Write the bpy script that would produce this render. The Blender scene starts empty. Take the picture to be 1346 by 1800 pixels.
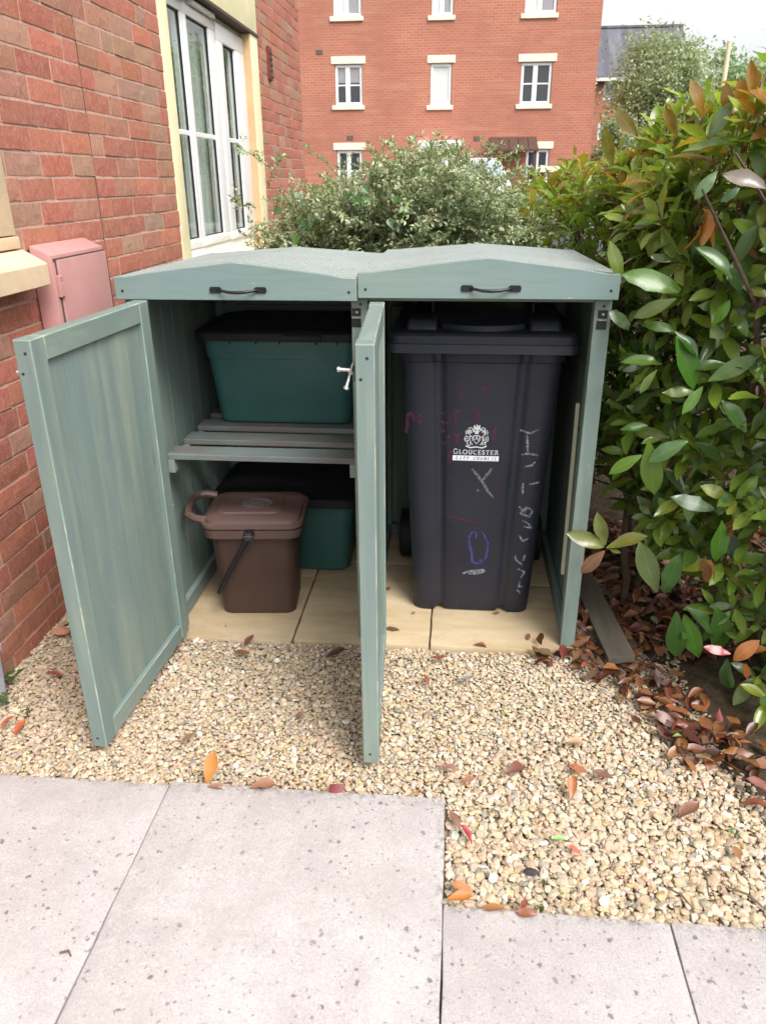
import bpy, bmesh, math, random
import numpy as np
from mathutils import Vector, Matrix, noise as mnoise
random.seed(7); rng = np.random.default_rng(7)
sc = bpy.context.scene
COL = sc.collection
R = math.radians

# ------------------------------------------------------------------ camera
CF, CP, CYW, CR = 1337.372, 0.4121556, 0.0955190, -0.0064564
CPOS = Vector((0.14353, -2.22076, 1.45522))
PXC, PYC = 673.0, 900.0
_fw = Vector((-math.sin(CYW)*math.cos(CP), math.cos(CYW)*math.cos(CP), -math.sin(CP)))
_rt0 = Vector((math.cos(CYW), math.sin(CYW), 0)); _up0 = _rt0.cross(_fw)
_rt = math.cos(CR)*_rt0 + math.sin(CR)*_up0
_up = -math.sin(CR)*_rt0 + math.cos(CR)*_up0
cam_d = bpy.data.cameras.new('camera'); cam = bpy.data.objects.new('camera', cam_d); COL.objects.link(cam)
cam.matrix_world = Matrix(((_rt.x, _up.x, -_fw.x, CPOS.x), (_rt.y, _up.y, -_fw.y, CPOS.y), (_rt.z, _up.z, -_fw.z, CPOS.z), (0, 0, 0, 1)))
cam_d.sensor_fit = 'HORIZONTAL'; cam_d.sensor_width = 36.0; cam_d.lens = CF/1346*36
cam_d.clip_start = 0.05; cam_d.clip_end = 2000
cam_d.dof.use_dof = True; cam_d.dof.focus_distance = 2.6; cam_d.dof.aperture_fstop = 9.0
sc.camera = cam

# ------------------------------------------------------------------ world and light (bright overcast)
SUN_EL, SUN_AZ = 52.0, 140.0      # azimuth clockwise from +Y
w = bpy.data.worlds.new('World'); sc.world = w; w.use_nodes = True
nt = w.node_tree; nt.nodes.clear()
wo = nt.nodes.new('ShaderNodeOutputWorld'); bg = nt.nodes.new('ShaderNodeBackground')
sky = nt.nodes.new('ShaderNodeTexSky'); sky.sky_type = 'NISHITA'; sky.sun_disc = False
sky.sun_elevation = R(SUN_EL); sky.sun_rotation = R(SUN_AZ); sky.dust_density = 4.0; sky.air_density = 1.0; sky.ozone_density = 1.0
hs = nt.nodes.new('ShaderNodeHueSaturation'); hs.inputs['Saturation'].default_value = 0.10
nt.links.new(sky.outputs[0], hs.inputs['Color']); nt.links.new(hs.outputs[0], bg.inputs[0]); nt.links.new(bg.outputs[0], wo.inputs[0])
bg.inputs[1].default_value = 0.15
sd = bpy.data.lights.new('sun', 'SUN'); sd.energy = 1.4; sd.angle = R(28); sd.color = (1.0, 0.96, 0.9)
so = bpy.data.objects.new('sun', sd); COL.objects.link(so)
_sdir = Vector((math.sin(R(SUN_AZ))*math.cos(R(SUN_EL)), math.cos(R(SUN_AZ))*math.cos(R(SUN_EL)), math.sin(R(SUN_EL))))
so.rotation_euler = (-_sdir).to_track_quat('-Z', 'Y').to_euler()
sc.view_settings.view_transform = 'Standard'; sc.view_settings.look = 'None'
sc.view_settings.gamma = 1.0; sc.view_settings.use_curve_mapping = False
sc.view_settings.exposure = 0.98

# ------------------------------------------------------------------ helpers
def ray(px, py): return _fw*CF + _rt*(px-PXC) - _up*(py-PYC)
def at(px, py, Y=None, X=None, Z=None):
    d = ray(px, py)
    t = (Y-CPOS.y)/d.y if Y is not None else ((X-CPOS.x)/d.x if X is not None else (Z-CPOS.z)/d.z)
    return CPOS + d*t
def project(p):
    d = Vector(p)-CPOS; z = d.dot(_fw)
    return (PXC+CF*d.dot(_rt)/z, PYC-CF*d.dot(_up)/z, z)
def tag(o, label=None, cat=None, group=None, kind=None):
    if label: o['label'] = label
    if cat: o['category'] = cat
    if group: o['group'] = group
    if kind: o['kind'] = kind
    return o
ORG = {}
def thing(name, loc, label=None, cat=None, group=None, kind=None):
    o = bpy.data.objects.new(name, None); COL.objects.link(o); o.location = loc; o.empty_display_size = .1
    ORG[o.name] = Vector(loc)
    return tag(o, label, cat, group, kind)
def link(name, me, parent=None, loc=None, mat=None):
    o = bpy.data.objects.new(name, me); COL.objects.link(o)
    if mat is not None and not me.materials: me.materials.append(mat)
    if parent is not None:
        o.parent = parent
        if loc is not None: o.location = Vector(loc)-ORG[parent.name]
        ORG[o.name] = ORG[parent.name] if loc is None else Vector(loc)
    elif loc is not None:
        o.location = loc; ORG[o.name] = Vector(loc)
    else: ORG[o.name] = Vector((0, 0, 0))
    return o
class MB:
    def __init__(s, T=None): s.v = []; s.f = []; s.T = T
    def add(s, vs, fs):
        n = len(s.v)
        s.v += [(s.T @ Vector(p)) if s.T else Vector(p) for p in vs]; s.f += [tuple(i+n for i in f) for f in fs]; return s
    def box(s, lo, hi):
        x0, y0, z0 = lo; x1, y1, z1 = hi
        return s.add([(x0,y0,z0),(x1,y0,z0),(x1,y1,z0),(x0,y1,z0),(x0,y0,z1),(x1,y0,z1),(x1,y1,z1),(x0,y1,z1)],
                     [(3,2,1,0),(4,5,6,7),(0,1,5,4),(1,2,6,5),(2,3,7,6),(3,0,4,7)])
    def quad(s, a, b, c, d): return s.add([a,b,c,d], [(0,1,2,3)])
    def prism(s, poly, a, b, axis=1):
        def P(u, v, t): return (t,u,v) if axis == 0 else ((u,t,v) if axis == 1 else (u,v,t))
        n = len(poly); vs = [P(u,v,a) for u,v in poly]+[P(u,v,b) for u,v in poly]
        fs = [tuple(range(n)), tuple(range(2*n-1, n-1, -1))]+[(i,i+n,(i+1)%n+n,(i+1)%n) for i in range(n)]
        return s.add(vs, fs)
    def loft(s, secs, caps=True, closed=True):
        n = len(secs[0]); vs = [p for q in secs for p in q]; fs = []
        for k in range(len(secs)-1):
            for i in range(n if closed else n-1):
                j = (i+1) % n; fs.append((k*n+i, k*n+j, (k+1)*n+j, (k+1)*n+i))
        if caps and closed: fs += [tuple(range(n-1,-1,-1)), tuple((len(secs)-1)*n+i for i in range(n))]
        return s.add(vs, fs)
    def tube(s, pts, r, n=8):
        pts = [Vector(p) for p in pts]; rs = r if isinstance(r, (list, tuple)) else [r]*len(pts)
        secs = []; prev = None
        for i, p in enumerate(pts):
            t = (pts[min(i+1, len(pts)-1)]-pts[max(i-1, 0)]).normalized()
            if prev is None: a = t.orthogonal().normalized()
            else: a = (prev-t*prev.dot(t)).normalized()
            prev = a; b = t.cross(a)
            secs.append([p+(a*math.cos(2*math.pi*k/n)+b*math.sin(2*math.pi*k/n))*rs[i] for k in range(n)])
        return s.loft(secs)
    def build(s, name, mat, parent=None, bevel=0, seg=1, smooth=None, loc=None, wear=None, color=None):
        org = ORG[parent.name] if parent is not None else (Vector(loc) if loc is not None else Vector((0,0,0)))
        me = bpy.data.meshes.new(name)
        me.from_pydata([tuple(p-org) for p in s.v], [], s.f); me.materials.append(mat)
        bm = bmesh.new(); bm.from_mesh(me)
        bmesh.ops.recalc_face_normals(bm, faces=bm.faces)
        if bevel:
            ed = [e for e in bm.edges if len(e.link_faces) == 2 and e.calc_face_angle(0) > R(35)]
            r = bmesh.ops.bevel(bm, geom=ed, offset=bevel, segments=seg, profile=.6, affect='EDGES', clamp_overlap=True)
            if wear is not None:
                for f in r['faces']: f.material_index = 1
        bm.to_mesh(me); bm.free()
        if wear is not None: me.materials.append(wear)
        if smooth is not None:
            me.shade_smooth(); me.set_sharp_from_angle(angle=R(smooth))
        o = link(name, me, parent, loc if parent is None else None)
        if color: o.color = (*color, 1)
        return o
def rrect(cx, cy, hx, hy, r, z, n=5, T=None):
    pts = []
    for sx, sy, a0 in ((1,1,0),(-1,1,90),(-1,-1,180),(1,-1,270)):
        for k in range(n+1):
            a = R(a0+90*k/n); pts.append(Vector((cx+sx*(hx-r)+r*math.cos(a), cy+sy*(hy-r)+r*math.sin(a), z)))
    return pts

# ------------------------------------------------------------------ materials
class NT:
    def __init__(s, name):
        s.m = bpy.data.materials.new(name); s.m.use_nodes = True; s.t = s.m.node_tree; s.b = s.t.nodes['Principled BSDF']; s._c = {}
    def n(s, typ, **kw):
        o = s.t.nodes.new('ShaderNode'+typ)
        for k, v in kw.items():
            if k[0] == '_': o.inputs[k[1:].replace('_', ' ')].default_value = v
            else: setattr(o, k, v)
        return o
    def l(s, a, b): s.t.links.new(a, b)
    def coord(s, stretch=(1,1,1), rnd=0.0, kind='Object'):
        key = (stretch, rnd, kind)
        if key in s._c: return s._c[key]
        tc = s.n('TexCoord'); mp = s.n('Mapping'); mp.inputs['Scale'].default_value = stretch
        s.l(tc.outputs[kind], mp.inputs['Vector'])
        if rnd:
            oi = s.n('ObjectInfo'); mu = s.n('Math', operation='MULTIPLY'); mu.inputs[1].default_value = rnd
            s.l(oi.outputs['Random'], mu.inputs[0]); cb = s.n('CombineXYZ')
            for k in range(3): s.l(mu.outputs[0], cb.inputs[k])
            s.l(cb.outputs[0], mp.inputs['Location'])
        s._c[key] = mp.outputs[0]; return mp.outputs[0]
    def noise(s, scale, detail=5, rough=.55, vec=None, dist=0.0):
        q = s.n('TexNoise', _Scale=scale, _Detail=detail, _Roughness=rough, _Distortion=dist)
        s.l(vec if vec is not None else s.coord(), q.inputs['Vector']); return q.outputs[0]
    def ramp(s, fac, stops):
        q = s.n('ValToRGB'); e = q.color_ramp.elements
        while len(e) < len(stops): e.new(.5)
        for k, (p, c) in enumerate(stops):
            e[k].position = p; e[k].color = (c, c, c, 1) if isinstance(c, (int, float)) else (*c, 1)
        s.l(fac, q.inputs[0]); return q.outputs[0]
    def mix(s, fac, a, b, mode='MIX'):
        q = s.n('Mix', data_type='RGBA', blend_type=mode)
        for sk, val in ((q.inputs[0], fac), (q.inputs[6], a), (q.inputs[7], b)):
            if isinstance(val, (int, float)): sk.default_value = val if sk.type == 'VALUE' else (val, val, val, 1)
            elif isinstance(val, tuple): sk.default_value = (*val, 1)
            else: s.l(val, sk)
        return q.outputs[2]
    def bump(s, h, strength=.3, dist=.01, prev=None):
        q = s.n('Bump', _Strength=strength, _Distance=dist); s.l(h, q.inputs['Height'])
        if prev is not None: s.l(prev, q.inputs['Normal'])
        return q.outputs[0]
    def done(s, col=None, rough=None, nrm=None, spec=None, metal=None):
        b = s.b
        for key, val in (('Base Color', col), ('Roughness', rough), ('Normal', nrm), ('Specular IOR Level', spec), ('Metallic', metal)):
            if val is None: continue
            if isinstance(val, (int, float)): b.inputs[key].default_value = val
            elif isinstance(val, tuple): b.inputs[key].default_value = (*val, 1)
            else: s.l(val, b.inputs[key])
        return s.m
    def objcol(s): return s.n('ObjectInfo').outputs['Color']
    def attr(s, nm, out='Color'): return s.n('Attribute', attribute_name=nm).outputs[out]

def simple(name, col, rough=.6, var=.25, scale=12, bump=.1, bscale=80, spec=.5, metal=0.0, stretch=(1,1,1)):
    t = NT(name); v = t.coord(stretch)
    f = t.ramp(t.noise(scale, vec=v), [(.3, 1-var), (.7, 1+var*.5)])
    c = t.mix(1.0, col, f, 'MULTIPLY')
    return t.done(c, rough, t.bump(t.noise(bscale, vec=v), bump, .004), spec, metal)

def wood(name, axis, base=(.160,.215,.196), pale=(.275,.312,.245), blue=(.152,.208,.206), bare=None, fresh=.5):
    t = NT(name); st = [1.0, 1.0, 1.0]; st[axis] = .07; st = tuple(st)
    v = t.coord(st, 31.0); v2 = t.coord((1,1,1), 17.0); st2 = [1.0]*3; st2[axis] = .28; v3 = t.coord(tuple(st2), 23.0)
    g = t.noise(62, 6, .6, v, 1.2); gb = t.noise(16, 4, .5, v, .6)
    c = t.mix(t.ramp(gb, [(.38, 0), (.66, .72)]), base, pale)
    c = t.mix(t.ramp(t.noise(5, 4, .6, v3), [(.40, 0), (.62, .75)]), c, blue)
    c = t.mix(t.ramp(t.noise(9, 5, .65, v3), [(.56, 0), (.72, fresh)]), c, pale)
    c = t.mix(t.ramp(g, [(.25, .30), (.5, .0)]), c, (.12,.15,.13))
    # knots
    kv = t.n('TexVoronoi', feature='F1', _Scale=5.5); st4 = [1.0]*3; st4[axis] = .42
    t.l(t.coord(tuple(st4), 13.0), kv.inputs['Vector'])
    kn = t.ramp(kv.outputs['Distance'], [(.035, .55), (.085, .0)])
    c = t.mix(kn, c, (.085,.09,.06))
    if bare is not None:
        c = t.mix(t.ramp(t.noise(7, 5, .65, v3), [(.42, 0), (.56, .85)]), c, bare)
    # fine cream nicks
    c = t.mix(t.ramp(t.noise(46, 3, .7, v3), [(.70, 0), (.76, .55)]), c, (.46,.45,.34))
    return t.done(c, t.ramp(gb, [(.3, .52), (.7, .74)]), t.bump(g, .35, .0016, t.bump(kv.outputs['Distance'], .15, .002)), .35)
M = {}
M['wood_x'] = wood('green_stained_wood_x', 0); M['wood_y'] = wood('green_stained_wood_y', 1); M['wood_z'] = wood('green_stained_wood_z', 2)
M['wood_fascia'] = wood('green_stained_fascia', 0, base=(.172,.242,.230), pale=(.215,.275,.252), blue=(.172,.240,.240), fresh=.2)
M['wood_slat'] = wood('worn_slat_wood', 0, base=(.125,.165,.16), pale=(.17,.195,.185), blue=(.14,.17,.175), bare=(.135,.112,.105), fresh=.3)
def wearmat():
    t = NT('bare_wood_edge'); v = t.coord((1,1,1), 9.0)
    return t.done(t.mix(t.ramp(t.noise(11, 4, .6, v), [(.50, 0), (.66, .75)]), (.185,.255,.228), (.40,.40,.30)), .75)
M['wear'] = wearmat()
M['batten'] = simple('pale_batten_wood', (.40,.40,.29), .75, .3, 9, .2, 60, stretch=(1,1,.1))
def feltmat():
    t = NT('roof_felt'); a = t.noise(210, 3, .8); b = t.noise(4)
    c = t.mix(t.ramp(a, [(.36, 0), (.64, 1)]), (.13,.165,.16), (.42,.46,.45)); c = t.mix(t.ramp(b, [(.35, .0), (.7, .25)]), c, (.42,.46,.45))
    return t.done(c, .95, t.bump(a, .7, .003), .3)
M['felt'] = feltmat()
M['black_metal'] = simple('black_iron', (.012,.012,.014), .38, .3, 40, .25, 150)
M['steel'] = simple('bright_steel', (.72,.70,.70), .25, .1, 30, .05, metal=.9)
M['hole'] = simple('dark_screw', (.02,.022,.022), .6)
def plastic(name, col, rough, scuff=.15, scol=(.25,.25,.26)):
    t = NT(name); v = t.coord()
    c = t.mix(t.ramp(t.noise(5, 6, .65, v), [(.35, .0), (.75, .35)]), col, tuple(min(1, k*1.5+.004) for k in col))
    c = t.mix(t.ramp(t.noise(34, 6, .75, v), [(.60, 0), (.80, scuff)]), c, scol)
    r = t.ramp(t.noise(9, 6, .7, v), [(.3, rough-.08), (.7, rough+.16)])
    return t.done(c, r, t.bump(t.noise(190, 2, .5, v), .10, .001, t.bump(t.noise(7, 2, .5, v), .10, .01)), .5)
M['bin'] = plastic('charcoal_bin_plastic', (.011,.0125,.022), .48, .30, (.11,.11,.135))
M['bin_lid'] = plastic('charcoal_lid_plastic', (.014,.016,.026), .48, .25)
M['green_box'] = plastic('green_box_plastic', (.034,.112,.102), .42, .08, (.1,.2,.18))
M['dark_lid'] = plastic('black_lid_plastic', (.007,.0065,.008), .62)
M['rim_grey'] = plastic('dull_rim_plastic', (.075,.072,.07), .6, .25)
M['caddy'] = plastic('brown_caddy_plastic', (.056,.031,.024), .40, .12, (.2,.15,.13))
M['caddy_lid'] = plastic('brown_lid_plastic', (.098,.058,.050), .45, .35, (.28,.23,.22))
M['rubber'] = simple('black_rubber', (.01,.01,.011), .7)
M['white_print'] = simple('white_print', (.72,.74,.78), .6, .15, 150)
M['dark_print'] = simple('dark_print', (.06,.06,.075), .6)
def chalk(name, col, lo, hi, op):
    t = NT(name); tr = t.n('BsdfTransparent'); mx = t.n('MixShader')
    t.l(t.ramp(t.noise(110, 4, .8), [(lo, 0), (hi, op)]), mx.inputs[0]); t.l(tr.outputs[0], mx.inputs[1])
    t.done(col, .9, spec=.1); t.l(t.b.outputs[0], mx.inputs[2]); t.l(mx.outputs[0], t.t.nodes['Material Output'].inputs[0]); return t.m
M['chalk'] = chalk('pale_chalk', (.34,.38,.44), .30, .66, .7)
M['worn_print'] = chalk('worn_white_print', (.66,.68,.72), .30, .44, .95)
M['chalk_grey'] = chalk('grey_scuff', (.20,.19,.20), .25, .6, .8)
M['chalk_violet'] = chalk('violet_chalk', (.10,.075,.28), .3, .6, .8)
M['chalk_pink'] = chalk('faded_pink_pen', (.17,.035,.10), .30, .70, .45)
M['chalk_red'] = chalk('faded_red_pen', (.22,.03,.075), .32, .66, .5)
M['pink_paint'] = simple('pink_painted_metal', (.52,.27,.255), .42, .16, 5, .08, 30)
M['white_upvc'] = simple('white_upvc', (.80,.80,.80), .3, .04, 6, .02)
M['gasket'] = simple('black_gasket', (.015,.015,.018), .6)
M['cream_stone'] = simple('cream_painted_stone', (.80,.73,.46), .8, .10, 6, .25, 120)
M['far_stone'] = simple('far_cream_stone', (.80,.75,.56), .8, .08, 3, .1, 60)
M['tan_stone'] = simple('tan_cast_stone', (.70,.53,.35), .85, .22, 6, .3, 120)
M['reveal'] = simple('tan_reveal_stone', (.60,.40,.22), .85, .15, 6, .25, 120)
M['lead'] = simple('dark_lintel_edge', (.10,.07,.06), .7)
M['terracotta'] = simple('red_plastic_vent', (.17,.035,.025), .5)
M['net'] = simple('net_curtain', (.62,.66,.62), .9, .12, 25, .1, 90, stretch=(1,1,.1))
M['blind'] = simple('grey_blind', (.30,.29,.31), .9, .1)
M['room'] = simple('room_interior', (.16,.16,.155), .9)
M['yellow_band'] = simple('yellow_band_stone', (.78,.62,.12), .8, .1)
def glassmat(name, tint=(.78,.83,.80)):
    t = NT(name); g = t.n('BsdfGlossy', _Roughness=.015); tr = t.n('BsdfTransparent'); tr.inputs[0].default_value = (*tint, 1)
    lw = t.n('LayerWeight', _Blend=.5); fr = t.ramp(lw.outputs['Facing'], [(.0, .07), (.45, .14), (.75, .38), (1, 1)]); mx = t.n('MixShader'); t.l(fr, mx.inputs[0]); t.l(tr.outputs[0], mx.inputs[1]); t.l(g.outputs[0], mx.inputs[2])
    t.l(mx.outputs[0], t.t.nodes['Material Output'].inputs[0]); return t.m
M['glass'] = glassmat('window_glass')
def glazed():
    t = NT('far_window_glass'); return t.done((.035,.04,.048), .06, None, .6)
M['far_glass'] = glazed()
def brickmat(name, src):
    t = NT(name); v = t.coord((1,1,1), 21.0 if src == 'obj' else 0.0)
    c = t.objcol() if src == 'obj' else t.attr('Col')
    c = t.mix(t.ramp(t.noise(26, 6, .65, v), [(.35, .0), (.62, .6)]), c, t.mix(1, c, (.85,.78,.75), 'MULTIPLY'))
    c = t.mix(t.ramp(t.noise(40, 5, .7, v), [(.58, 0), (.72, .45)]), c, (.54,.33,.27))
    c = t.mix(t.ramp(t.noise(150, 3, .7, v), [(.66, 0), (.74, .6)]), c, (.07,.03,.03))
    cz_ = t.noise(17, 4, .6, t.coord((1,1,.75), 21.0 if src == 'obj' else 0.0), 3.0)
    c = t.mix(t.ramp(cz_, [(.47, 0), (.51, .38), (.55, 0)]), c, (.58,.34,.27))
    c = t.mix(t.ramp(t.noise(23, 4, .6, v, 2.5), [(.38, .35), (.43, 0)]), c, (.21,.08,.07))
    return t.done(c, .88, t.bump(t.noise(120, 5, .7, v), .45, .0025, t.bump(t.noise(30, 5, .65, t.coord((1,1,.6), 21.0 if src == 'obj' else 0.0), 2.5), .5, .0035)), .25)
M['brick'] = brickmat('house_brick', 'obj'); M['brick_attr'] = brickmat('house_brick_mass', 'attr')
M['mortar'] = simple('pinkish_mortar', (.53,.35,.275), .95, .2, 30, .5, 220, .1)
def farbrick(name, c1, c2, mort):
    t = NT(name); tc = t.n('TexCoord'); sp = t.n('SeparateXYZ'); t.l(tc.outputs['Object'], sp.inputs[0])
    ad = t.n('Math', operation='ADD'); t.l(sp.outputs['X'], ad.inputs[0]); t.l(sp.outputs['Y'], ad.inputs[1])
    cb = t.n('CombineXYZ'); t.l(ad.outputs[0], cb.inputs[0]); t.l(sp.outputs['Z'], cb.inputs[1])
    b = t.n('TexBrick', offset=.5, _Scale=1.0, _Mortar_Size=.007, _Mortar_Smooth=.3, _Bias=.0, _Brick_Width=.225, _Row_Height=.075)
    b.inputs['Color1'].default_value = (*c1, 1); b.inputs['Color2'].default_value = (*c2, 1); b.inputs['Mortar'].default_value = (*mort, 1)
    t.l(cb.outputs[0], b.inputs['Vector'])
    c = t.mix(t.ramp(t.noise(.55, 6, .65), [(.36, 0), (.66, .75)]), b.outputs[0], tuple(k*.78+.03 for k in c2))
    c = t.mix(t.ramp(t.noise(3.2, 4, .7, t.coord((.25,.25,3))), [(.50, 0), (.72, .6)]), c, (.46,.26,.18))
    return t.done(c, .9, t.bump(b.outputs['Fac'], -.4, .006), .2)
M['far_brick'] = farbrick('far_red_brick', (.46,.165,.105), (.39,.135,.088), (.50,.31,.23))
def slate():
    t = NT('slate_roof'); c = t.mix(t.ramp(t.noise(2.2, 5, .6, t.coord((1,.15,.15))), [(.45, 0), (.75, .6)]), (.085,.085,.105), (.24,.235,.25))
    return t.done(c, .6, None, .4)
M['slate'] = slate()
def concrete():
    t = NT('pale_concrete_slab'); v = t.coord((1,1,1), 11.0)
    c = t.mix(t.ramp(t.noise(5, 6, .65, v), [(.34, 0), (.66, 1)]), (.425,.385,.385), (.525,.485,.478))
    c = t.mix(t.ramp(t.noise(240, 3, .7, v), [(.42, .38), (.56, 0)]), c, (.27,.245,.25))
    c = t.mix(t.ramp(t.noise(60, 4, .7, v), [(.56, 0), (.74, .55)]), c, (.58,.55,.54))
    c = t.mix(t.ramp(t.noise(11, 6, .75, v), [(.50, 0), (.72, .5)]), c, (.345,.315,.305))
    c = t.mix(t.ramp(t.noise(2.3, 5, .7, v), [(.48, 0), (.70, .38)]), c, (.36,.335,.325))
    reg = t.ramp(t.noise(3.1, 2, .5, v), [(.38, .12), (.56, 1)])
    _tc = t.n('TexCoord'); _sp = t.n('SeparateXYZ'); t.l(_tc.outputs['Object'], _sp.inputs[0]); _mr = t.n('MapRange', interpolation_type='SMOOTHSTEP'); _mr.inputs['From Min'].default_value = -.1; _mr.inputs['From Max'].default_value = .5; t.l(_sp.outputs['X'], _mr.inputs['Value'])
    reg = t.mix(_mr.outputs[0], reg, .95)
    for sc_, a, b_, op in ((34, .12, .21, .8), (20, .08, .15, .85), (64, .14, .26, .65), (120, .12, .3, .4)):
        dv = t.n('Vector'+'Math', operation='ADD'); nz = t.n('TexNoise', _Scale=70.0, _Detail=3.0); t.l(v, nz.inputs['Vector'])
        ms = t.n('VectorMath', operation='SCALE'); ms.inputs['Scale'].default_value = .022; t.l(nz.outputs['Color'], ms.inputs[0])
        t.l(v, dv.inputs[0]); t.l(ms.outputs[0], dv.inputs[1])
        vo = t.n('TexVoronoi', feature='F1', _Scale=sc_, _Randomness=1.0); t.l(dv.outputs[0], vo.inputs['Vector'])
        spot = t.ramp(vo.outputs['Distance'], [(a, op), (b_, 0)])
        sel = t.n('SeparateColor'); t.l(vo.outputs['Color'], sel.inputs[0])
        keep = t.ramp(sel.outputs[0], [(.58, 0), (.66, 1)])
        f = t.mix(1, t.mix(1, spot, keep, 'MULTIPLY'), reg, 'MULTIPLY')
        c = t.mix(f, c, (.115,.11,.108))
    tc = t.n('TexCoord'); sp = t.n('SeparateXYZ'); t.l(tc.outputs['Object'], sp.inputs[0]); dn = t.noise(45, 5, .75)
    def sm(sock, a, b):
        q = t.n('MapRange', interpolation_type='SMOOTHSTEP'); q.inputs['From Min'].default_value = a; q.inputs['From Max'].default_value = b; t.l(sock, q.inputs['Value']); return q.outputs[0]
    mB = t.mix(1, sm(sp.outputs['Y'], .118, .156), sm(sp.outputs['X'], .350, .358), 'MULTIPLY')
    eA = t.mix(1, sm(sp.outputs['Y'], .415, .464), t.ramp(dn, [(.47, 0), (.62, .8)]), 'MULTIPLY'); eB = t.mix(1, mB, t.ramp(dn, [(.47, 0), (.62, .8)]), 'MULTIPLY')
    eC = t.mix(1, t.mix(1, sm(sp.outputs['X'], .318, .352), t.ramp(dn, [(.50, 0), (.66, .6)]), 'MULTIPLY'), t.mix(1, sm(sp.outputs['X'], .3575, .3565), 1.0, 'MULTIPLY'), 'MULTIPLY')
    for e_ in (eA, eB, eC): c = t.mix(e_, c, (.17,.16,.15))
    return t.done(c, .92, t.bump(t.noise(260, 4, .7, v), .45, .002, t.bump(t.noise(40, 4, .6, v), .2, .003)), .25)
M['concrete'] = concrete()
def sandstone():
    t = NT('buff_paving_slab'); v = t.coord((1,1,1), 11.0)
    c = t.mix(t.ramp(t.noise(5, 6, .6, t.coord((.5,2,1), 11.0)), [(.35, 0), (.68, 1)]), (.42,.31,.185), (.56,.45,.30))
    c = t.mix(t.ramp(t.noise(34, 5, .7, v), [(.56, 0), (.74, .4)]), c, (.34,.24,.14))
    c = t.mix(t.ramp(t.noise(90, 3, .8, v), [(.66, 0), (.72, .7)]), c, (.68,.62,.50))
    return t.done(c, .85, t.bump(t.noise(60, 5, .7, v), .25, .003), .3)
M['sandstone'] = sandstone()
def soilmat():
    t = NT('soil'); c = t.mix(t.ramp(t.noise(20, 6, .7), [(.35, 0), (.7, 1)]), (.045,.032,.022), (.115,.085,.058))
    c = t.mix(t.ramp(t.noise(140, 3, .8), [(.62, 0), (.72, .8)]), c, (.25,.20,.14))
    return t.done(c, .97, t.bump(t.noise(60, 6, .75), .9, .012), .1)
M['soil'] = soilmat()
M['sand'] = simple('gravel_bed_sand', (.38,.30,.21), .95, .4, 60, .8, 200)
M['asphalt'] = simple('asphalt', (.055,.055,.058), .9, .2, 20, .3, 200)
M['grass'] = simple('rough_grass', (.05,.085,.025), .95, .5, 3, .5, 60)
def stonemat():
    t = NT('gravel_stone'); c = t.attr('Col')
    c = t.mix(t.ramp(t.noise(90, 4, .7), [(.4, .0), (.72, .45)]), c, t.mix(1, c, (.6,.52,.42), 'MULTIPLY'))
    return t.done(c, .8, t.bump(t.noise(300, 3, .7), .3, .0015), .35)
M['stone'] = stonemat()
M['timber'] = simple('weathered_grey_timber', (.125,.105,.078), .9, .45, 16, .5, 60, stretch=(1,.1,1))
M['bark'] = simple('brown_bark', (.095,.062,.045), .9, .4, 30, .6, 90)
M['twig'] = simple('grey_brown_twig', (.14,.10,.075), .9, .3, 30, .3, 90)
M['red_stem'] = simple('reddish_stem', (.17,.05,.035), .6, .3, 30, .2, 90)
def leafmat(name, src, rough=.22, trans=.42, under=(1.15,1.15,1.25), rib=(1.5,1.5,1.4), edge=None, spec=.75):
    t = NT(name); c = t.objcol() if src == 'obj' else t.attr('Col')
    v = t.coord((1,1,1), 19.0 if src == 'obj' else 0.0)
    c = t.mix(t.ramp(t.noise(38, 4, .6, v), [(.35, .0), (.7, .5)]), c, t.mix(1, c, (.60,.72,.6), 'MULTIPLY'))
    c = t.mix(t.ramp(t.noise(130, 3, .7, v), [(.68, 0), (.74, .7)]), c, (.20,.11,.04))
    mid = t.attr('mid', 'Fac')
    if edge: c = t.mix(t.ramp(mid, [(.18, .85), (.42, 0)]), c, edge)
    c = t.mix(t.ramp(mid, [(.86, 0), (1, .55)]), c, t.mix(1, c, rib, 'MULTIPLY'))
    geo = t.n('NewGeometry'); c2 = t.mix(geo.outputs['Backfacing'], c, t.mix(1, c, under, 'MULTIPLY'))
    t.done(c2, rough, t.bump(t.noise(70, 3, .5, v), .12, .002), spec)
    tr = t.n('BsdfTranslucent'); t.l(t.mix(1, c, (1.25,1.35,.8), 'MULTIPLY'), tr.inputs[0]); mx = t.n('MixShader'); mx.inputs[0].default_value = trans
    t.l(t.b.outputs[0], mx.inputs[1]); t.l(tr.outputs[0], mx.inputs[2]); t.l(mx.outputs[0], t.t.nodes['Material Output'].inputs[0]); return t.m
M['leaf_obj'] = leafmat('glossy_leaf', 'obj'); M['leaf_attr'] = leafmat('glossy_leaf_mass', 'attr')
M['small_leaf'] = leafmat('small_variegated_leaf', 'attr', .5, .25, (1.1,1.1,1.1), (1.2,1.2,1.2), None)
M['tree_leaf'] = leafmat('tree_leaf', 'attr', .6, .35, (1,1,1), (1,1,1))
M['dead_obj'] = leafmat('fallen_leaf', 'obj', .45, .08, (1.3,1.25,1.2), (1.25,1.2,1.1)); M['dead_attr'] = leafmat('fallen_leaf_mass', 'attr', .42, .08, (1.3,1.25,1.2), (1.25,1.2,1.1))

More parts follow.
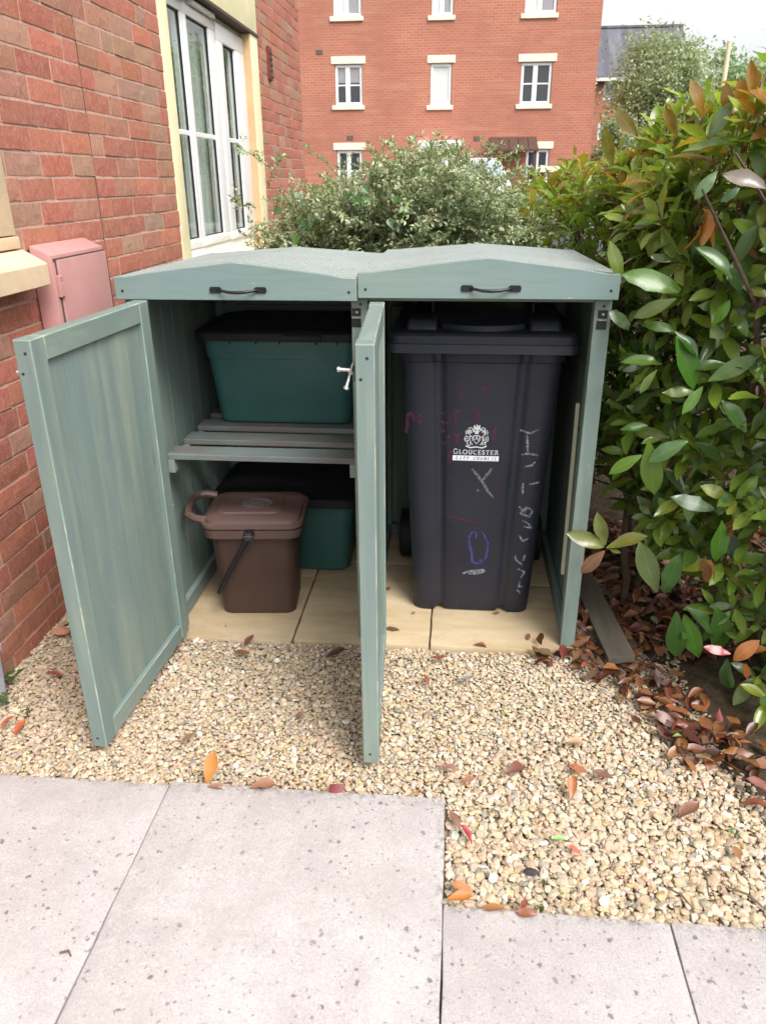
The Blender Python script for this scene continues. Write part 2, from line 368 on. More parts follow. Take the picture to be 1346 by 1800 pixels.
# ------------------------------------------------------------------ leaf meshes
def leaf_geo(seed, ns=6, wid=.40, fold=.22, droop=.18, wav=.03, skew=1.25):
    r = random.Random(seed); V = []; F = []; mid = []
    for i in range(ns+1):
        t = i/ns; wd = wid*.5*max(.03, (math.sin(math.pi*min(1, t**skew*.97+.02))**.82)) if i < ns else .004
        z = -droop*t*t+r.uniform(-wav, wav)*.4
        for s in (-1, 0, 1):
            V.append((t, s*wd+(.0 if s else r.uniform(-.01, .01)), z+abs(s)*wd*fold*2+r.uniform(-wav, wav)*abs(s))); mid.append(1.0 if s == 0 else 0.0)
    for i in range(ns):
        a = i*3; F += [(a, a+3, a+4, a+1), (a+1, a+4, a+5, a+2)]
    return np.array(V), np.array(F), np.array(mid)
HL = [leaf_geo(k, 7, random.uniform(.33,.46), random.uniform(.06,.40), random.uniform(-.08,.38), random.uniform(.02,.05), random.uniform(1.05,1.45)) for k in range(10)]
SL = [leaf_geo(40+k, 2, .52, .25, .1, .03) for k in range(3)]
DL = [leaf_geo(60+k, 5, random.uniform(.36,.5), random.uniform(.05,.5), random.uniform(-.35,.35), .06) for k in range(6)]
TL = [leaf_geo(80+k, 2, .55, .15, .1, .03) for k in range(2)]
def leaf_me(name, g, mat):
    me = bpy.data.meshes.new(name); me.from_pydata(g[0].tolist(), [], g[1].tolist()); me.materials.append(mat)
    a = me.attributes.new('mid', 'FLOAT', 'POINT'); a.data.foreach_set('value', g[2].astype(np.float32)); me.shade_smooth(); return me
def merged(name, protos, idx, mats, cols, mat, parent=None, smooth=True, with_mid=True):
    """one mesh from many copies: protos list of (V,F,mid), mats (N,4,4), cols (N,3)"""
    idx = np.asarray(idx); mats = np.asarray(mats, dtype=np.float64); cols = np.asarray(cols)
    org = np.array(ORG[parent.name]) if parent is not None else np.zeros(3)
    VS, FS, CS, MS = [], [], [], []; off = 0
    for k, (V, F, mid) in enumerate(protos):
        sel = np.where(idx == k)[0]
        if len(sel) == 0: continue
        m = mats[sel]; P = np.einsum('nij,vj->nvi', m[:, :3, :3], V)+m[:, None, :3, 3]-org
        n = len(sel); nv = len(V)
        VS.append(P.reshape(-1, 3)); FS.append((F[None]+(np.arange(n)*nv)[:, None, None]+off).reshape(-1, F.shape[1]))
        CS.append(np.repeat(cols[sel], nv, axis=0)); MS.append(np.tile(mid, n)); off += n*nv
    V = np.concatenate(VS).astype(np.float32); F = np.concatenate(FS).astype(np.int32); C = np.concatenate(CS); Mi = np.concatenate(MS)
    me = bpy.data.meshes.new(name); nv, nf, k = len(V), len(F), F.shape[1]
    me.vertices.add(nv); me.vertices.foreach_set('co', V.ravel()); me.loops.add(nf*k); me.loops.foreach_set('vertex_index', F.ravel())
    me.polygons.add(nf); me.polygons.foreach_set('loop_start', np.arange(0, nf*k, k, dtype=np.int32)); me.polygons.foreach_set('loop_total', np.full(nf, k, dtype=np.int32))
    me.polygons.foreach_set('use_smooth', np.full(nf, smooth)); me.update(calc_edges=True)
    ca = me.attributes.new('Col', 'FLOAT_COLOR', 'POINT'); ca.data.foreach_set('color', np.concatenate([C, np.ones((nv, 1))], 1).astype(np.float32).ravel())
    if with_mid: a = me.attributes.new('mid', 'FLOAT', 'POINT'); a.data.foreach_set('value', Mi.astype(np.float32))
    me.materials.append(mat); return link(name, me, parent)
def frame(pos, a, n, s):
    a = Vector(a).normalized(); n = Vector(n); n = (n-a*n.dot(a))
    n = n.normalized() if n.length > 1e-4 else a.orthogonal().normalized(); b = n.cross(a)
    return Matrix(((a.x*s, b.x*s, n.x*s, pos[0]), (a.y*s, b.y*s, n.y*s, pos[1]), (a.z*s, b.z*s, n.z*s, pos[2]), (0, 0, 0, 1)))
def rv(): return Vector((random.gauss(0,1), random.gauss(0,1), random.gauss(0,1))).normalized()
def jit(c, d=.2): 
    f = random.uniform(1-d, 1+d); return tuple(min(1, max(0, k*f*random.uniform(1-d*.4, 1+d*.4))) for k in c)

# ================================================================== SETTING: ground
MB().add([(-300,-300,-.055),(300,-300,-.055),(300,300,-.055),(-300,300,-.055)], [(0,1,2,3)]).build('ground', M['soil']); tag(bpy.data.objects['ground'], kind='structure')
o = MB().box((-60,5.8,-.20),(60,60,-.045)).build('grass_verge', M['grass']); tag(o, kind='structure')
o = MB().box((-60,16.0,-.2),(60,24.6,-.038)).build('road', M['asphalt']); tag(o, kind='structure')
o = MB().box((-60,24.6,-.2),(60,26.1,.07)).build('far_pavement', M['concrete']); tag(o, kind='structure')
XW = -1.255
def bed():
    mb = MB(); nx, ny = 60, 48; x0, x1, y0, y1 = XW-.02, 1.05, -1.6, .9; vs = []; fs = []
    for j in range(ny+1):
        for i in range(nx+1):
            x = x0+(x1-x0)*i/nx; y = y0+(y1-y0)*j/ny
            vs.append((x, y, -.022+.006*mnoise.noise((x*6, y*6, 0))-.02*max(0, (x-.80)/.25)))
    for j in range(ny):
        for i in range(nx): a = j*(nx+1)+i; fs.append((a, a+1, a+nx+2, a+nx+1))
    o = mb.add(vs, fs).build('gravel_bed', M['sand'], smooth=60); return tag(o, kind='structure')
bed()
# concrete paving in front
def slab(parent, name, x0, x1, y0, y1, top, th, mat, bev=.006, seed=0):
    r = random.Random(seed); mb = MB(); n = 10; pts = []
    for k in range(n): pts.append((x0+(x1-x0)*k/n, y0+r.uniform(-.0014,.0014)))
    for k in range(n): pts.append((x1+r.uniform(-.0014,.0014), y0+(y1-y0)*k/n))
    for k in range(n): pts.append((x1+(x0-x1)*k/n, y1+r.uniform(-.0016,.0016)))
    for k in range(n): pts.append((x0+r.uniform(-.0014,.0014), y1+(y0-y1)*k/n))
    mb.prism(pts, top-th, top, axis=2); return mb.build(name, mat, parent, bevel=bev, seg=2, smooth=40)
pav = thing('pavement', (-.2,-1.2,0), kind='structure')
for k, (x0,x1,y0,y1,z) in enumerate(((-1.25,-.5595,-1.50,-.752,.017), (-.556,.155,-1.50,-.740,.019), (.1572,.6325,-1.62,-1.047,.015), (.6350,1.12,-1.62,-1.044,.013),
        (-1.25,-.5595,-2.26,-1.506,.017), (-.556,.155,-2.26,-1.506,.018), (.1572,.6325,-2.26,-1.626,.015), (.6350,1.12,-2.26,-1.626,.013), (1.126,1.6,-1.62,-1.043,.009))):
    slab(pav, 'paving_slab', x0, x1, y0, y1, z, .05, M['concrete'], .005, k)
pat = thing('patio', (-.12,.4,0), kind='structure')
for k, (x0,x1,y0,y1) in enumerate(((-.86,-.386,-.045,.42), (-.379,.087,-.030,.56), (.0925,.60,-.030,.42), (-.86,-.386,.427,.95), (-.379,.087,.567,.95), (.0925,.60,.427,.95))):
    slab(pat, 'paving_slab', x0, x1, y0, y1, .0+.0015*(k % 3), .045, M['sandstone'], .004, 20+k)

# ================================================================== BRICK HOUSE (left)
LEFT_END, FAR_END = -1.6, 5.2
WY0, WY1, WZ0, WZ1 = 1.875, 3.456, 1.02, 2.335           # window opening
house = thing('brick_house', (XW-.3, 2.0, 0), 'red brick house wall with a tall white framed window, at left', 'house')
def holes_wall(mb, u0, u1, z0, z1, holes, P):
    us = sorted({u0, u1, *[h[0] for h in holes], *[h[1] for h in holes]}); zs = sorted({z0, z1, *[h[2] for h in holes], *[h[3] for h in holes]})
    for i in range(len(us)-1):
        for j in range(len(zs)-1):
            cu, cz = (us[i]+us[i+1])/2, (zs[j]+zs[j+1])/2
            if any(h[0] < cu < h[1] and h[2] < cz < h[3] for h in holes): continue
            mb.quad(P(us[i],zs[j],0), P(us[i+1],zs[j],0), P(us[i+1],zs[j+1],0), P(us[i],zs[j+1],0))
mb = MB(); MX = XW-.0042
W2 = (-1.3, .10, 1.27, 2.5)                              # second window, only its stone surround shows
holes_wall(mb, LEFT_END, FAR_END-.008, -.06, 5.4, [(WY0-.02, WY1+.02, WZ0-.02, WZ1+.02)], lambda u, z, d: (MX-d, u, z))
mb.box((MX-4, LEFT_END, -.06), (MX-.30, FAR_END-.008, 5.4))
mb.quad((MX, FAR_END-.008, -.06), (MX-.3, FAR_END-.008, -.06), (MX-.3, FAR_END-.008, 5.4), (MX, FAR_END-.008, 5.4))
wallo = mb.build('wall', M['mortar'], house)
mb = MB(); mb.box((MX-4.4, LEFT_END-.3, 5.4), (MX+.28, FAR_END+.2, 5.52)); mb.build('roof', M['slate'], house)
# bricks
def brick_geo(seed):
    r = random.Random(seed); nx, nz = 5, 2; V = []; F = []
    L, H, D = .2162, .0645, .05
    for j in range(nz+1):
        for i in range(nx+1):
            e = (i in (0, nx)) or (j in (0, nz))
            V.append((r.uniform(-.0016,-.0006) if e else r.uniform(-.0009,.0012), -L/2+L*i/nx+(r.uniform(-.0012,.0012)), -H/2+H*j/nz+r.uniform(-.0014,.0014)))
    for j in range(nz):
        for i in range(nx): a = j*(nx+1)+i; F.append((a, a+1, a+nx+2, a+nx+1))
    ring = [i for i in range(nx+1)]+[(j*(nx+1)+nx) for j in range(1, nz+1)]+[nz*(nx+1)+i for i in range(nx-1,-1,-1)]+[j*(nx+1) for j in range(nz-1,0,-1)]
    b0 = len(V); V += [(-D, V[q][1], V[q][2]) for q in ring]; n = len(ring)
    F += [(ring[k], b0+k, b0+(k+1) % n, ring[(k+1) % n]) for k in range(n)]
    return np.array(V), np.array(F), np.zeros(len(V))
BG = [brick_geo(100+k) for k in range(8)]
BME = []
for g in BG:
    me = bpy.data.meshes.new('brick'); me.from_pydata(g[0].tolist(), [], g[1].tolist()); me.materials.append(M['brick']); BME.append(me)
BRC = [((.43,.160,.108), 6), ((.41,.148,.104), 5), ((.395,.225,.155), 3), ((.395,.190,.130), 3), ((.35,.22,.17), .5), ((.46,.180,.112), 2)]
BRW = [w for c, w in BRC]
allb = []
for c in range(0, 44):
    z = .0375+c*.075-.03
    segs = [(LEFT_END, .862), (.872, 1.757), (3.645, FAR_END)]
    if not (WZ0-.25 < z < WZ1+.25): segs = [(LEFT_END, .862), (.872, FAR_END)]
    for s0, s1 in segs:
        y = s0 if s0 != LEFT_END else LEFT_END
        if s0 == LEFT_END:
            y = s1; lens = []
            first = [.215, .1025, .165][c % 3] if random.random() < .8 else .14
            while y > s0+.03:
                L = min(first if not lens else .215, y-s0); lens.append(L); allb.append((y-L/2, z, L, c)); y -= L+.010
        else:
            k = 0
            while y < s1-.02:
                L = [.1025, .215, .16][(c*2) % 3] if k == 0 else .215
                if random.random() < .10: L = .1025
                L = min(L, s1-y)
                if s1-y-L < .045: L = s1-y
                allb.append((y+L/2, z, L, c)); y += L+.010; k += 1
def brick_rank(b):
    p = Vector((XW, b[0], b[1])); u, v, d = project(p)
    if d < .2 or not (-40 < u < 1390 and -30 < v < 1830): return 0
    if b[1] < 1.12 and b[0] > .25: return 0
    if .25 < b[0] < .62 and b[1] < 1.2: return 0
    return b[2]*abs(p.x-CPOS.x)/(d**3)
order = sorted(range(len(allb)), key=lambda i: -brick_rank(allb[i])); near = set(i for i in order[:300] if brick_rank(allb[i]) > 0)
idx, mats, cols = [], [], []
for i, (y, z, L, c) in enumerate(allb):
    if -1.35 < y < .13 and 1.14 < z < 2.52: pass
    col = jit(random.choices([q[0] for q in BRC], BRW)[0], .12); g = random.randrange(8)
    sx = XW+random.uniform(-.0022, .0014); tilt = random.gauss(0, .006)
    if i in near:
        o = bpy.data.objects.new('brick', BME[g]); COL.objects.link(o); o.parent = wallo
        o.location = Vector((sx, y, z))-ORG[house.name]; o.scale = (1, L/.215, 1); o.rotation_euler = (random.gauss(0,.006), 0, tilt); o.color = (*col, 1)
    else:
        idx.append(g); cols.append(col); m = np.eye(4); m[1,1] = L/.215; m[:3,3] = (sx, y, z); mats.append(m)
tag(merged('brickwork', BG, idx, mats, cols, M['brick_attr'], wallo, smooth=False, with_mid=False), kind='stuff')
# movement joint
mb = MB(); mb.box((MX-.002, .8635, -.05), (MX+.0015, .8705, 3.3)); mb.build('movement_joint', M['lead'], house)
# stone surround of the window
def stone(name, lo, hi, mat, parent=house, bev=.004): return MB().box(lo, hi).build(name, mat, parent, bevel=bev, seg=2, smooth=40)
FXW = XW-.049                                            # plane of the window frame
stone('jamb_stone', (FXW-.06, 1.757, WZ0-.1), (XW+.006, WY0, WZ1), M['cream_stone'])
mb = MB(); mb.box((FXW-.06, WY1, WZ0-.1), (XW-.0005, 3.643, WZ1)); mb.build('jamb_reveal', M['reveal'], house, bevel=.003)
stone('jamb_stone', (XW, WY1+.004, WZ0-.1), (XW+.006, 3.643, WZ1), M['cream_stone'])
stone('lintel', (FXW-.06, 1.757, WZ1+.02), (XW+.008, 3.643, 2.72), M['cream_stone'])
stone('lintel_edge', (FXW-.06, 1.74, WZ1+.001), (XW+.014, 3.665, WZ1+.019), M['lead'], bev=.002)
stone('window_sill', (FXW-.06, 1.70, WZ0-.16), (XW+.06, 3.70, WZ0-.001), M['cream_stone'])
# the window itself: three lights
win = MB()
def wy(px, py): return at(px, py, X=FXW).y
L1 = (1.945, 2.235); L2 = (2.32, 2.71); L3 = (2.965, 3.235)
GZ0, GZ1 = 1.16, 2.25
win.box((FXW-.07, WY0, WZ0), (FXW-.012, WY1, GZ0-.05)); win.box((FXW-.07, WY0, GZ1+.05), (FXW-.012, WY1, WZ1))
win.box((FXW-.07, WY0, GZ0-.05), (FXW-.0605, WY0+.05, GZ1+.05)); win.box((FXW-.07, WY1-.05, GZ0-.05), (FXW-.0605, WY1, GZ1+.05))
wf = win.build('window', M['white_upvc'], house, bevel=.004, seg=2, smooth=40)
for k, ((y0, y1), (o0, o1), t) in enumerate(zip((L1, L2, L3), ((WY0+.001, 2.276), (2.279, 2.832), (2.842, WY1-.001)), (-.004, .0, .005))):
    z1 = GZ1-(.04 if k == 2 else 0); x0, x1 = FXW-.060, FXW+t
    mb = MB(); mb.box((x0, o0, GZ0-.0495), (x1, o1, GZ0)); mb.box((x0, o0, z1), (x1, o1, GZ1+.0495)); mb.box((x0, o0, GZ0), (x1, y0, z1)); mb.box((x0, y1, GZ0), (x1, o1, z1)); mb.build('frame', M['white_upvc'], wf, bevel=.005, seg=2, smooth=40)
    mb = MB(); e = .006; x0, x1 = FXW-.022, FXW-.012
    mb.box((x0, y1-e, GZ0), (x1, y1-.0005, z1)); mb.box((x0, y0, z1-e), (x1, y1-e, z1-.0005)); mb.box((x0, y0+.0005, GZ0+.0005), (x1, y1-e, GZ0+.006)); mb.box((x0, y0+.0005, GZ0+.006), (x1, y0+.005, z1-e)); mb.build('gasket', M['gasket'], wf)
    mb = MB(); mb.quad((FXW-.020, y0, GZ0), (FXW-.020, y1, GZ0), (FXW-.020, y1, z1), (FXW-.020, y0, z1)); mb.build('pane', M['glass'], wf)
    mb = MB(); mb.box((FXW-.0175, y0+.005, 1.677), (FXW-.008, y1-.006, 1.703)); mb.build('glazing_bar', M['white_upvc'], wf, bevel=.003)
mb = MB(); mb.box((FXW-.03, 2.8325, GZ0-.049), (FXW-.006, 2.8415, GZ1+.049)); mb.build('gasket', M['gasket'], wf)
mb = MB(); mb.box((FXW-.012, 2.38, 2.303), (FXW+.026, 2.78, 2.327)); mb.build('trickle_vent', M['white_upvc'], wf, bevel=.006, seg=2, smooth=40)
# room and curtains behind the glass
mb = MB(); rx = MX-.295
mb.quad((rx, WY0-.02, WZ0), (rx, WY1+.02, WZ0), (rx, WY1+.02, WZ1), (rx, WY0-.02, WZ1)); mb.build('room_back', M['room'], house)
mb = MB()
for y0, y1 in ((1.88, 2.05), (2.07, 2.27), (2.30, 2.52), (2.56, 2.80), (3.10, 3.40)):
    n = 14; mb.loft([[(FXW-.085+.014*math.sin(i*1.9), y0+(y1-y0)*i/n, z) for i in range(n+1)] for z in (WZ0, WZ1)], caps=False, closed=False)
mb.build('curtain', M['net'], house, smooth=60)
# red vent on the far part of the wall
p = at(472, 111, X=XW); mb = MB(); mb.box((XW-.01, p.y-.05, p.z-.105), (XW+.018, p.y+.05, p.z+.105)); v_ = mb.build('wall_vent', M['terracotta'], house, bevel=.004)
mb = MB()
for k in range(5): mb.box((XW+.018, p.y-.036, p.z-.085+k*.036), (XW+.024, p.y+.036, p.z-.068+k*.036))
mb.build('slat', M['lead'], v_)
# stone surround of the near window at the image's left edge
mb = MB(); mb.box((XW-.02, -1.36, 1.302), (XW+.012, .205, 3.0)); sj = mb.build('jamb_stone', M['tan_stone'], house, bevel=.004, seg=2, smooth=40)
mb = MB(); zs0 = 1.148
mb.prism([(XW-.02, zs0), (XW+.085, zs0), (XW+.085, 1.216), (XW+.012, 1.256), (XW-.02, 1.258)], -1.45, .232, axis=1); mb.build('window_sill', M['tan_stone'], house, bevel=.003)
mb = MB(); mb.box((XW-.02, -1.36, 1.262), (XW+.016, .215, 1.298)); mb.build('stone_course', M['tan_stone'], house, bevel=.005, seg=2, smooth=40)
mb = MB(); mb.box((XW+.013, -1.2, 1.45), (XW+.016, -.10, 2.8)); mb.build('pane', M['far_glass'], house)

# ================================================================== METER BOX
mt = thing('meter_box', (-1.22, .47, .62), 'faded pink painted metal meter box fixed to the brick wall', 'meter box')
bx0, bx1, by0, by1, bz0, bz1 = XW+.004, -1.180, .278, .672, .62, 1.234
mb = MB(); mb.prism([(bx0, bz0), (bx1, bz0), (bx1, bz1), (bx0, bz1+.032)], by0, by1, axis=1); mb.build('case', M['pink_paint'], mt, bevel=.006, seg=2, smooth=40)
mb = MB(); mb.box((bx1+.001, by0+.022, bz0+.02), (bx1+.010, by1-.002, bz1-.016)); dr = mb.build('door', M['pink_paint'], mt, bevel=.003, seg=2, smooth=40)
mb = MB(); mb.box((bx1, by0+.006, bz1-.0155), (bx1+.004, by1-.001, bz1-.0105)); mb.box((bx1, by0+.0165, bz0+.02), (bx1+.004, by0+.0215, bz1-.016)); mb.build('door_gap', M['lead'], mt)
for z in (1.135, .72):
    mb = MB(); mb.box((bx1, by0+.006, z-.035), (bx1+.014, by0+.0285, z+.035)); mb.box((bx1+.014, by0+.010, z-.033), (bx1+.018, by0+.022, z+.012)); mb.build('hinge', M['pink_paint'], mt, bevel=.002)
# pale plastic trough at the left edge of the picture
tr = MB(); p0 = at(0, 1100, X=-1.19); 
tr.loft([rrect(-1.222, -.535, .026+.006*k, .125+.010*k, .012, -.02+.20*k) for k in range(2)]); tr.loft([rrect(-1.222, -.535, .036, .142, .012, z) for z in (.165, .182)])
tag(tr.build('plastic_trough', simple('pale_lilac_plastic', (.42,.42,.50), .5), loc=(-1.222,-.535,0), smooth=40), 'pale lilac plastic trough cut off by the left edge', 'trough')

# ================================================================== BIN STORE
XL, XM, XR = -.832, -.134, .581
DEP = .87; ZF = 1.150
st = thing('bin_store', (-.125, .43, 0), 'double sage green wooden bin store with both doors open', 'bin store')
def plank(parent, lo, hi, mat, bev=.0018, wear=None, T=None, name='plank'):
    return MB(T).box(lo, hi).build(name, mat, parent, bevel=bev, wear=wear)
def screw(parent, p, axis='y', r=.0042):
    mb = MB(); p = Vector(p); d = {'y': Vector((0,-1,0)), 'x': Vector((1,0,0)), 'z': Vector((0,0,1))}[axis]
    mb.tube([p-d*.004, p+d*.0006], r, 10); return mb.build('screw', M['hole'], parent)
PW = .046
posts = []
for nm, x0, x1 in (('post', XL+.003, XL+.003+PW), ('post', XM-.023, XM+.023), ('post', XR-.006-PW, XR-.006)):
    posts.append(MB().box((x0, 0, .002), (x1, .044, ZF+.05)).build('post', M['wood_z'], st, bevel=.002, wear=M['wear']))
for x0 in (XL+.003, XM-.023, XR-.006-PW):
    MB().box((x0, DEP-.044, .002), (x0+PW, DEP, ZF+.03)).build('post', M['wood_z'], st, bevel=.002)
# side panels, divider, back: planks
def panel_y(x0, x1, label=None):
    root = MB().box((x0+.004, .046, .05), (x1-.004, .09, .08)).build('side_panel', M['wood_y'], st)
    y = .0455
    while y < DEP-.05:
        wd = min(.094, DEP-.046-y); plank(root, (x0, y, .035), (x1, y+wd-.0006, ZF+.03), M['wood_z'], .0014); y += wd
    return root
pl = panel_y(XL+.004, XL+.018); pr_ = panel_y(XR-.022, XR-.008); pd = panel_y(XM-.007, XM+.007)
MB().box((XL+.0185, .046, .006), (XL+.040, DEP-.046, .062)).build('bottom_rail', M['wood_y'], st, bevel=.002)
MB().box((XR-.044, .046, .006), (XR-.0225, DEP-.046, .062)).build('bottom_rail', M['wood_y'], st, bevel=.002)
MB().box((XM+.0075, .046, .006), (XM+.022, DEP-.046, .062)).build('bottom_rail', M['wood_y'], st, bevel=.002)
for x0, x1 in ((XL+.05, XM-.024), (XM+.024, XR-.053)):
    bp = MB().box((x0, DEP-.040, .95), (x1, DEP-.016, 1.0)).build('back_panel', M['wood_x'], st); x = x0
    while x < x1-.01:
        wd = min(.094, x1-x); plank(bp, (x, DEP-.0155, .012), (x+wd-.0012, DEP-.003, ZF+.02), M['wood_z'], .003); x += wd
    MB().box((x0, DEP-.044, .01), (x1, DEP-.016, .06)).build('back_rail', M['wood_x'], st, bevel=.002)
    MB().box((x0, .004, ZF-.012), (x1, .040, ZF+.03)).build('top_rail', M['wood_x'], st, bevel=.002)
# battens (door stops)
T = Matrix.Translation((XR-.0525, .058, .25)) @ Matrix.Rotation(-.052, 4, 'X')
tag(MB(T).box((-.011, -.006, 0), (0, .012, .575)).build('batten', M['batten'], st, bevel=.001), 'pale unpainted batten on the right side panel')
MB().box((XL+.0505, .006, .004), (XL+.062, .036, .47)).build('batten', M['wood_z'], st, bevel=.0015, wear=M['wear'])
# lids
def lid(x0, x1, zb, zt, zp, name):
    yb = DEP+.02; dz = .026; xc = (x0+x1)/2; W = x1-x0
    hh = zp-zt; prof = [(0, zt), (.05, zt+.001), (.14, zt+.27*hh), (.47, zt+.965*hh), (.5, zp), (.53, zt+.965*hh), (.86, zt+.27*hh), (.95, zt+.001), (1, zt)]
    mb = MB(); th = .012
    for sgn in (0,):
        secs = []
        for y, d in ((-.0176, 0), (yb, dz)):
            top = [Vector((x0+.004+(W-.008)*u, y, zt+(z-zt)*(1-d*17)-d*.45+.001)) for u, z in prof]; bot = [Vector((p.x, p.y, p.z-th)) for p in reversed(top)]
            secs.append(top+bot)
        mb.loft(secs)
    root = mb.build('lid', M['felt'], st, smooth=25)
    mb = MB(); n = 24; poly = [(x0, zb), (x1, zb)]
    for u, z in reversed(prof): poly.append((x0+W*u, z+.001))
    mb.prism(poly, -.036, -.018); fa = mb.build('fascia', M['wood_fascia'], root, bevel=.0015, wear=M['wear'])
    for xs in (x0, x1-.016):
        mb = MB(); mb.loft([[Vector((xs, y, zb+.006)), Vector((xs+.016, y, zb+.006)), Vector((xs+.016, y, zt-d*.45-.010)), Vector((xs, y, zt-d*.45-.010))] for y, d in ((-.0178, 0), (yb-.005, dz))]); mb.build('side_board', M['wood_y'], root, bevel=.001)
    for xs in (x0+.022, x1-.022): screw(root, (xs, -.036, zb+.024))
    hx = xc+.012; hz = zb+.029; h = MB()
    for s in (-1, 1):
        sec = [[Vector((hx+s*xx, -.036-dy, hz+zz)) for (xx, zz) in ((.052,-.0085),(.078,-.0085),(.0815,-.006),(.0825,0),(.0815,.006),(.078,.0085),(.052,.0085),(.0475,.004),(.0475,-.004))] for dy in (0, .0045)]
        h.loft(sec)
    h.tube([(hx-.058,-.038,hz), (hx-.046,-.047,hz-.001), (hx-.025,-.056,hz-.004), (hx,-.058,hz-.005), (hx+.025,-.056,hz-.004), (hx+.046,-.047,hz-.001), (hx+.058,-.038,hz)], [.0035,.004,.0046,.005,.0046,.004,.0035], 10)
    h.build('handle', M['black_metal'], root, bevel=.001, smooth=40)
    return root
lid(XL-.006, XM-.002, 1.1415, 1.203, 1.244, 'lid'); lid(XM+.001, XR+.002, 1.150, 1.217, 1.257, 'lid')
for x in (XM+.004, XR-.028): screw(st, (x, 0, 1.128))
# strike plates
for xc in (XR-.029, XM-.008):
    mb = MB(); mb.box((xc-.013, -.0022, 1.095), (xc+.013, -.0002, 1.117)); mb.box((xc-.015, -.0022, 1.064), (xc+.013, -.0002, 1.086)); sp_ = mb.build('strike_plate', M['black_metal'], st, bevel=.0006)
    mb = MB(); mb.box((xc-.013, -.006, 1.0885), (xc+.013, -.0002, 1.0925)); mb.build('keeper', M['steel'], sp_, bevel=.001)
    mb = MB(); mb.box((xc-.003, -.0028, 1.103), (xc+.005, -.0022, 1.109)); mb.build('screw', M['steel'], sp_)
# doors
def door(hx, hy, ang, side, label):
    """closed door runs +x from hinge; local x along width, y thickness (0 outer .. .040 inner), opened by ang (deg, about z)"""
    T = Matrix.Translation((hx, hy, 0)) @ Matrix.Rotation(R(ang), 4, 'Z'); Wd = .60; z0, z1 = .030, 1.142; th = .042; sw = .056
    root = MB(T).box((.02, .013, z0+.02), (Wd-.02, .019, z1-.02)).build('door', M['wood_z'], st); root['label'] = label
    for x0 in (0, Wd-sw): MB(T).box((x0, 0, z0), (x0+sw, th, z1)).build('stile', M['wood_z'], root, bevel=.0025, wear=M['wear'])
    for a, b in ((z0, z0+.056), (z1-.056, z1)): MB(T).box((sw+.0004, .002, a), (Wd-sw-.0004, th-.001, b)).build('rail', M['wood_xy'], root, bevel=.0025, wear=M['wear'])
    n = 6; pw = (Wd-2*sw)/n
    for k in range(n):
        MB(T).box((sw+pw*k+.0006, .0195+.0004*(k % 2), z0+.057), (sw+pw*(k+1)-.0006, .0275+.0005*((k*2) % 3), z1-.057)).build('plank', M['wood_z'], root, bevel=0, color=jit((1,1,1), .1))
    for z in (z1-.030, z1-.075, z0+.03):
        mb = MB(T); mb.tube([(Wd-.004, th*.45+(.007 if z > .5 else 0)*(1 if z > z1-.05 else -1), z), (Wd+.0006, th*.45+(.007 if z > .5 else 0)*(1 if z > z1-.05 else -1), z)], .0036, 10); mb.build('screw', M['hole'], root)
    bz = z1-.062; mb = MB(T)
    if side == 0: bz = z1-.075
    mb.box((Wd-.075, -.003, bz-.02), (Wd-.006, -.0002, bz+.02)); bp = mb.build('bolt', M['black_metal'], root, bevel=.001)
    if side == 0:
        mb = MB(T); mb.tube([(Wd-.014, -.003, bz), (Wd-.014, -.011, bz)], [.0045, .0055], 10)
    else:
        mb = MB(T); mb.tube([(Wd-.085, -.010, bz), (Wd+.0-.004, -.010, bz)], .0045, 10); mb.tube([(Wd-.030, -.010, bz), (Wd-.030, -.036, bz+.002)], [.0035, .004], 10)
        mb.tube([(Wd-.030, -.034, bz+.002), (Wd-.030, -.040, bz+.002)], .0062, 10); mb.tube([(Wd-.030, -.010, bz), (Wd-.012, -.020, bz-.032)], .0035, 10); mb.tube([(Wd-.013, -.019, bz-.031), (Wd-.011, -.021, bz-.037)], .0062, 10)
    mb.build('bolt_knob', M['steel'], bp, smooth=40)
    for z in (z0+.16, z1-.16):
        mb = MB(T); mb.tube([(-.004, -.004, z-.035), (-.004, -.004, z+.035)], .0045, 8); mb.box((0, -.0035, z-.033), (.05, -.0003, z+.033)); mb.build('hinge', M['black_metal'], root, bevel=.0005)
    return root
M['wood_xy'] = wood('green_stained_wood_rail', 1)
door(-.782, -.044, -93.0, 0, 'left door of the store, swung open towards the brick wall')
door(-.0985, -.045, -86.8, 1, 'middle door of the store, seen edge on')
# slatted shelf
sh = MB().box((XL+.052, .048, .575), (XL+.074, DEP-.06, .620)).build('shelf', M['wood_y'], st, bevel=.0015)
MB().box((XM-.046, .048, .575), (XM-.0245, DEP-.06, .620)).build('bearer', M['wood_y'], sh, bevel=.0015)
for k, y in enumerate((.050, .207, .364, .521, .678)):
    o = MB().box((XL+.0515+.002*(k % 2), y, .6205), (XM-.0245, y+.088, .6395)).build('slat', M['wood_slat'], sh, bevel=.0018)
    for xs in (XL+.064,): screw(sh, (xs, y+.03, .6395), 'z', .0032)

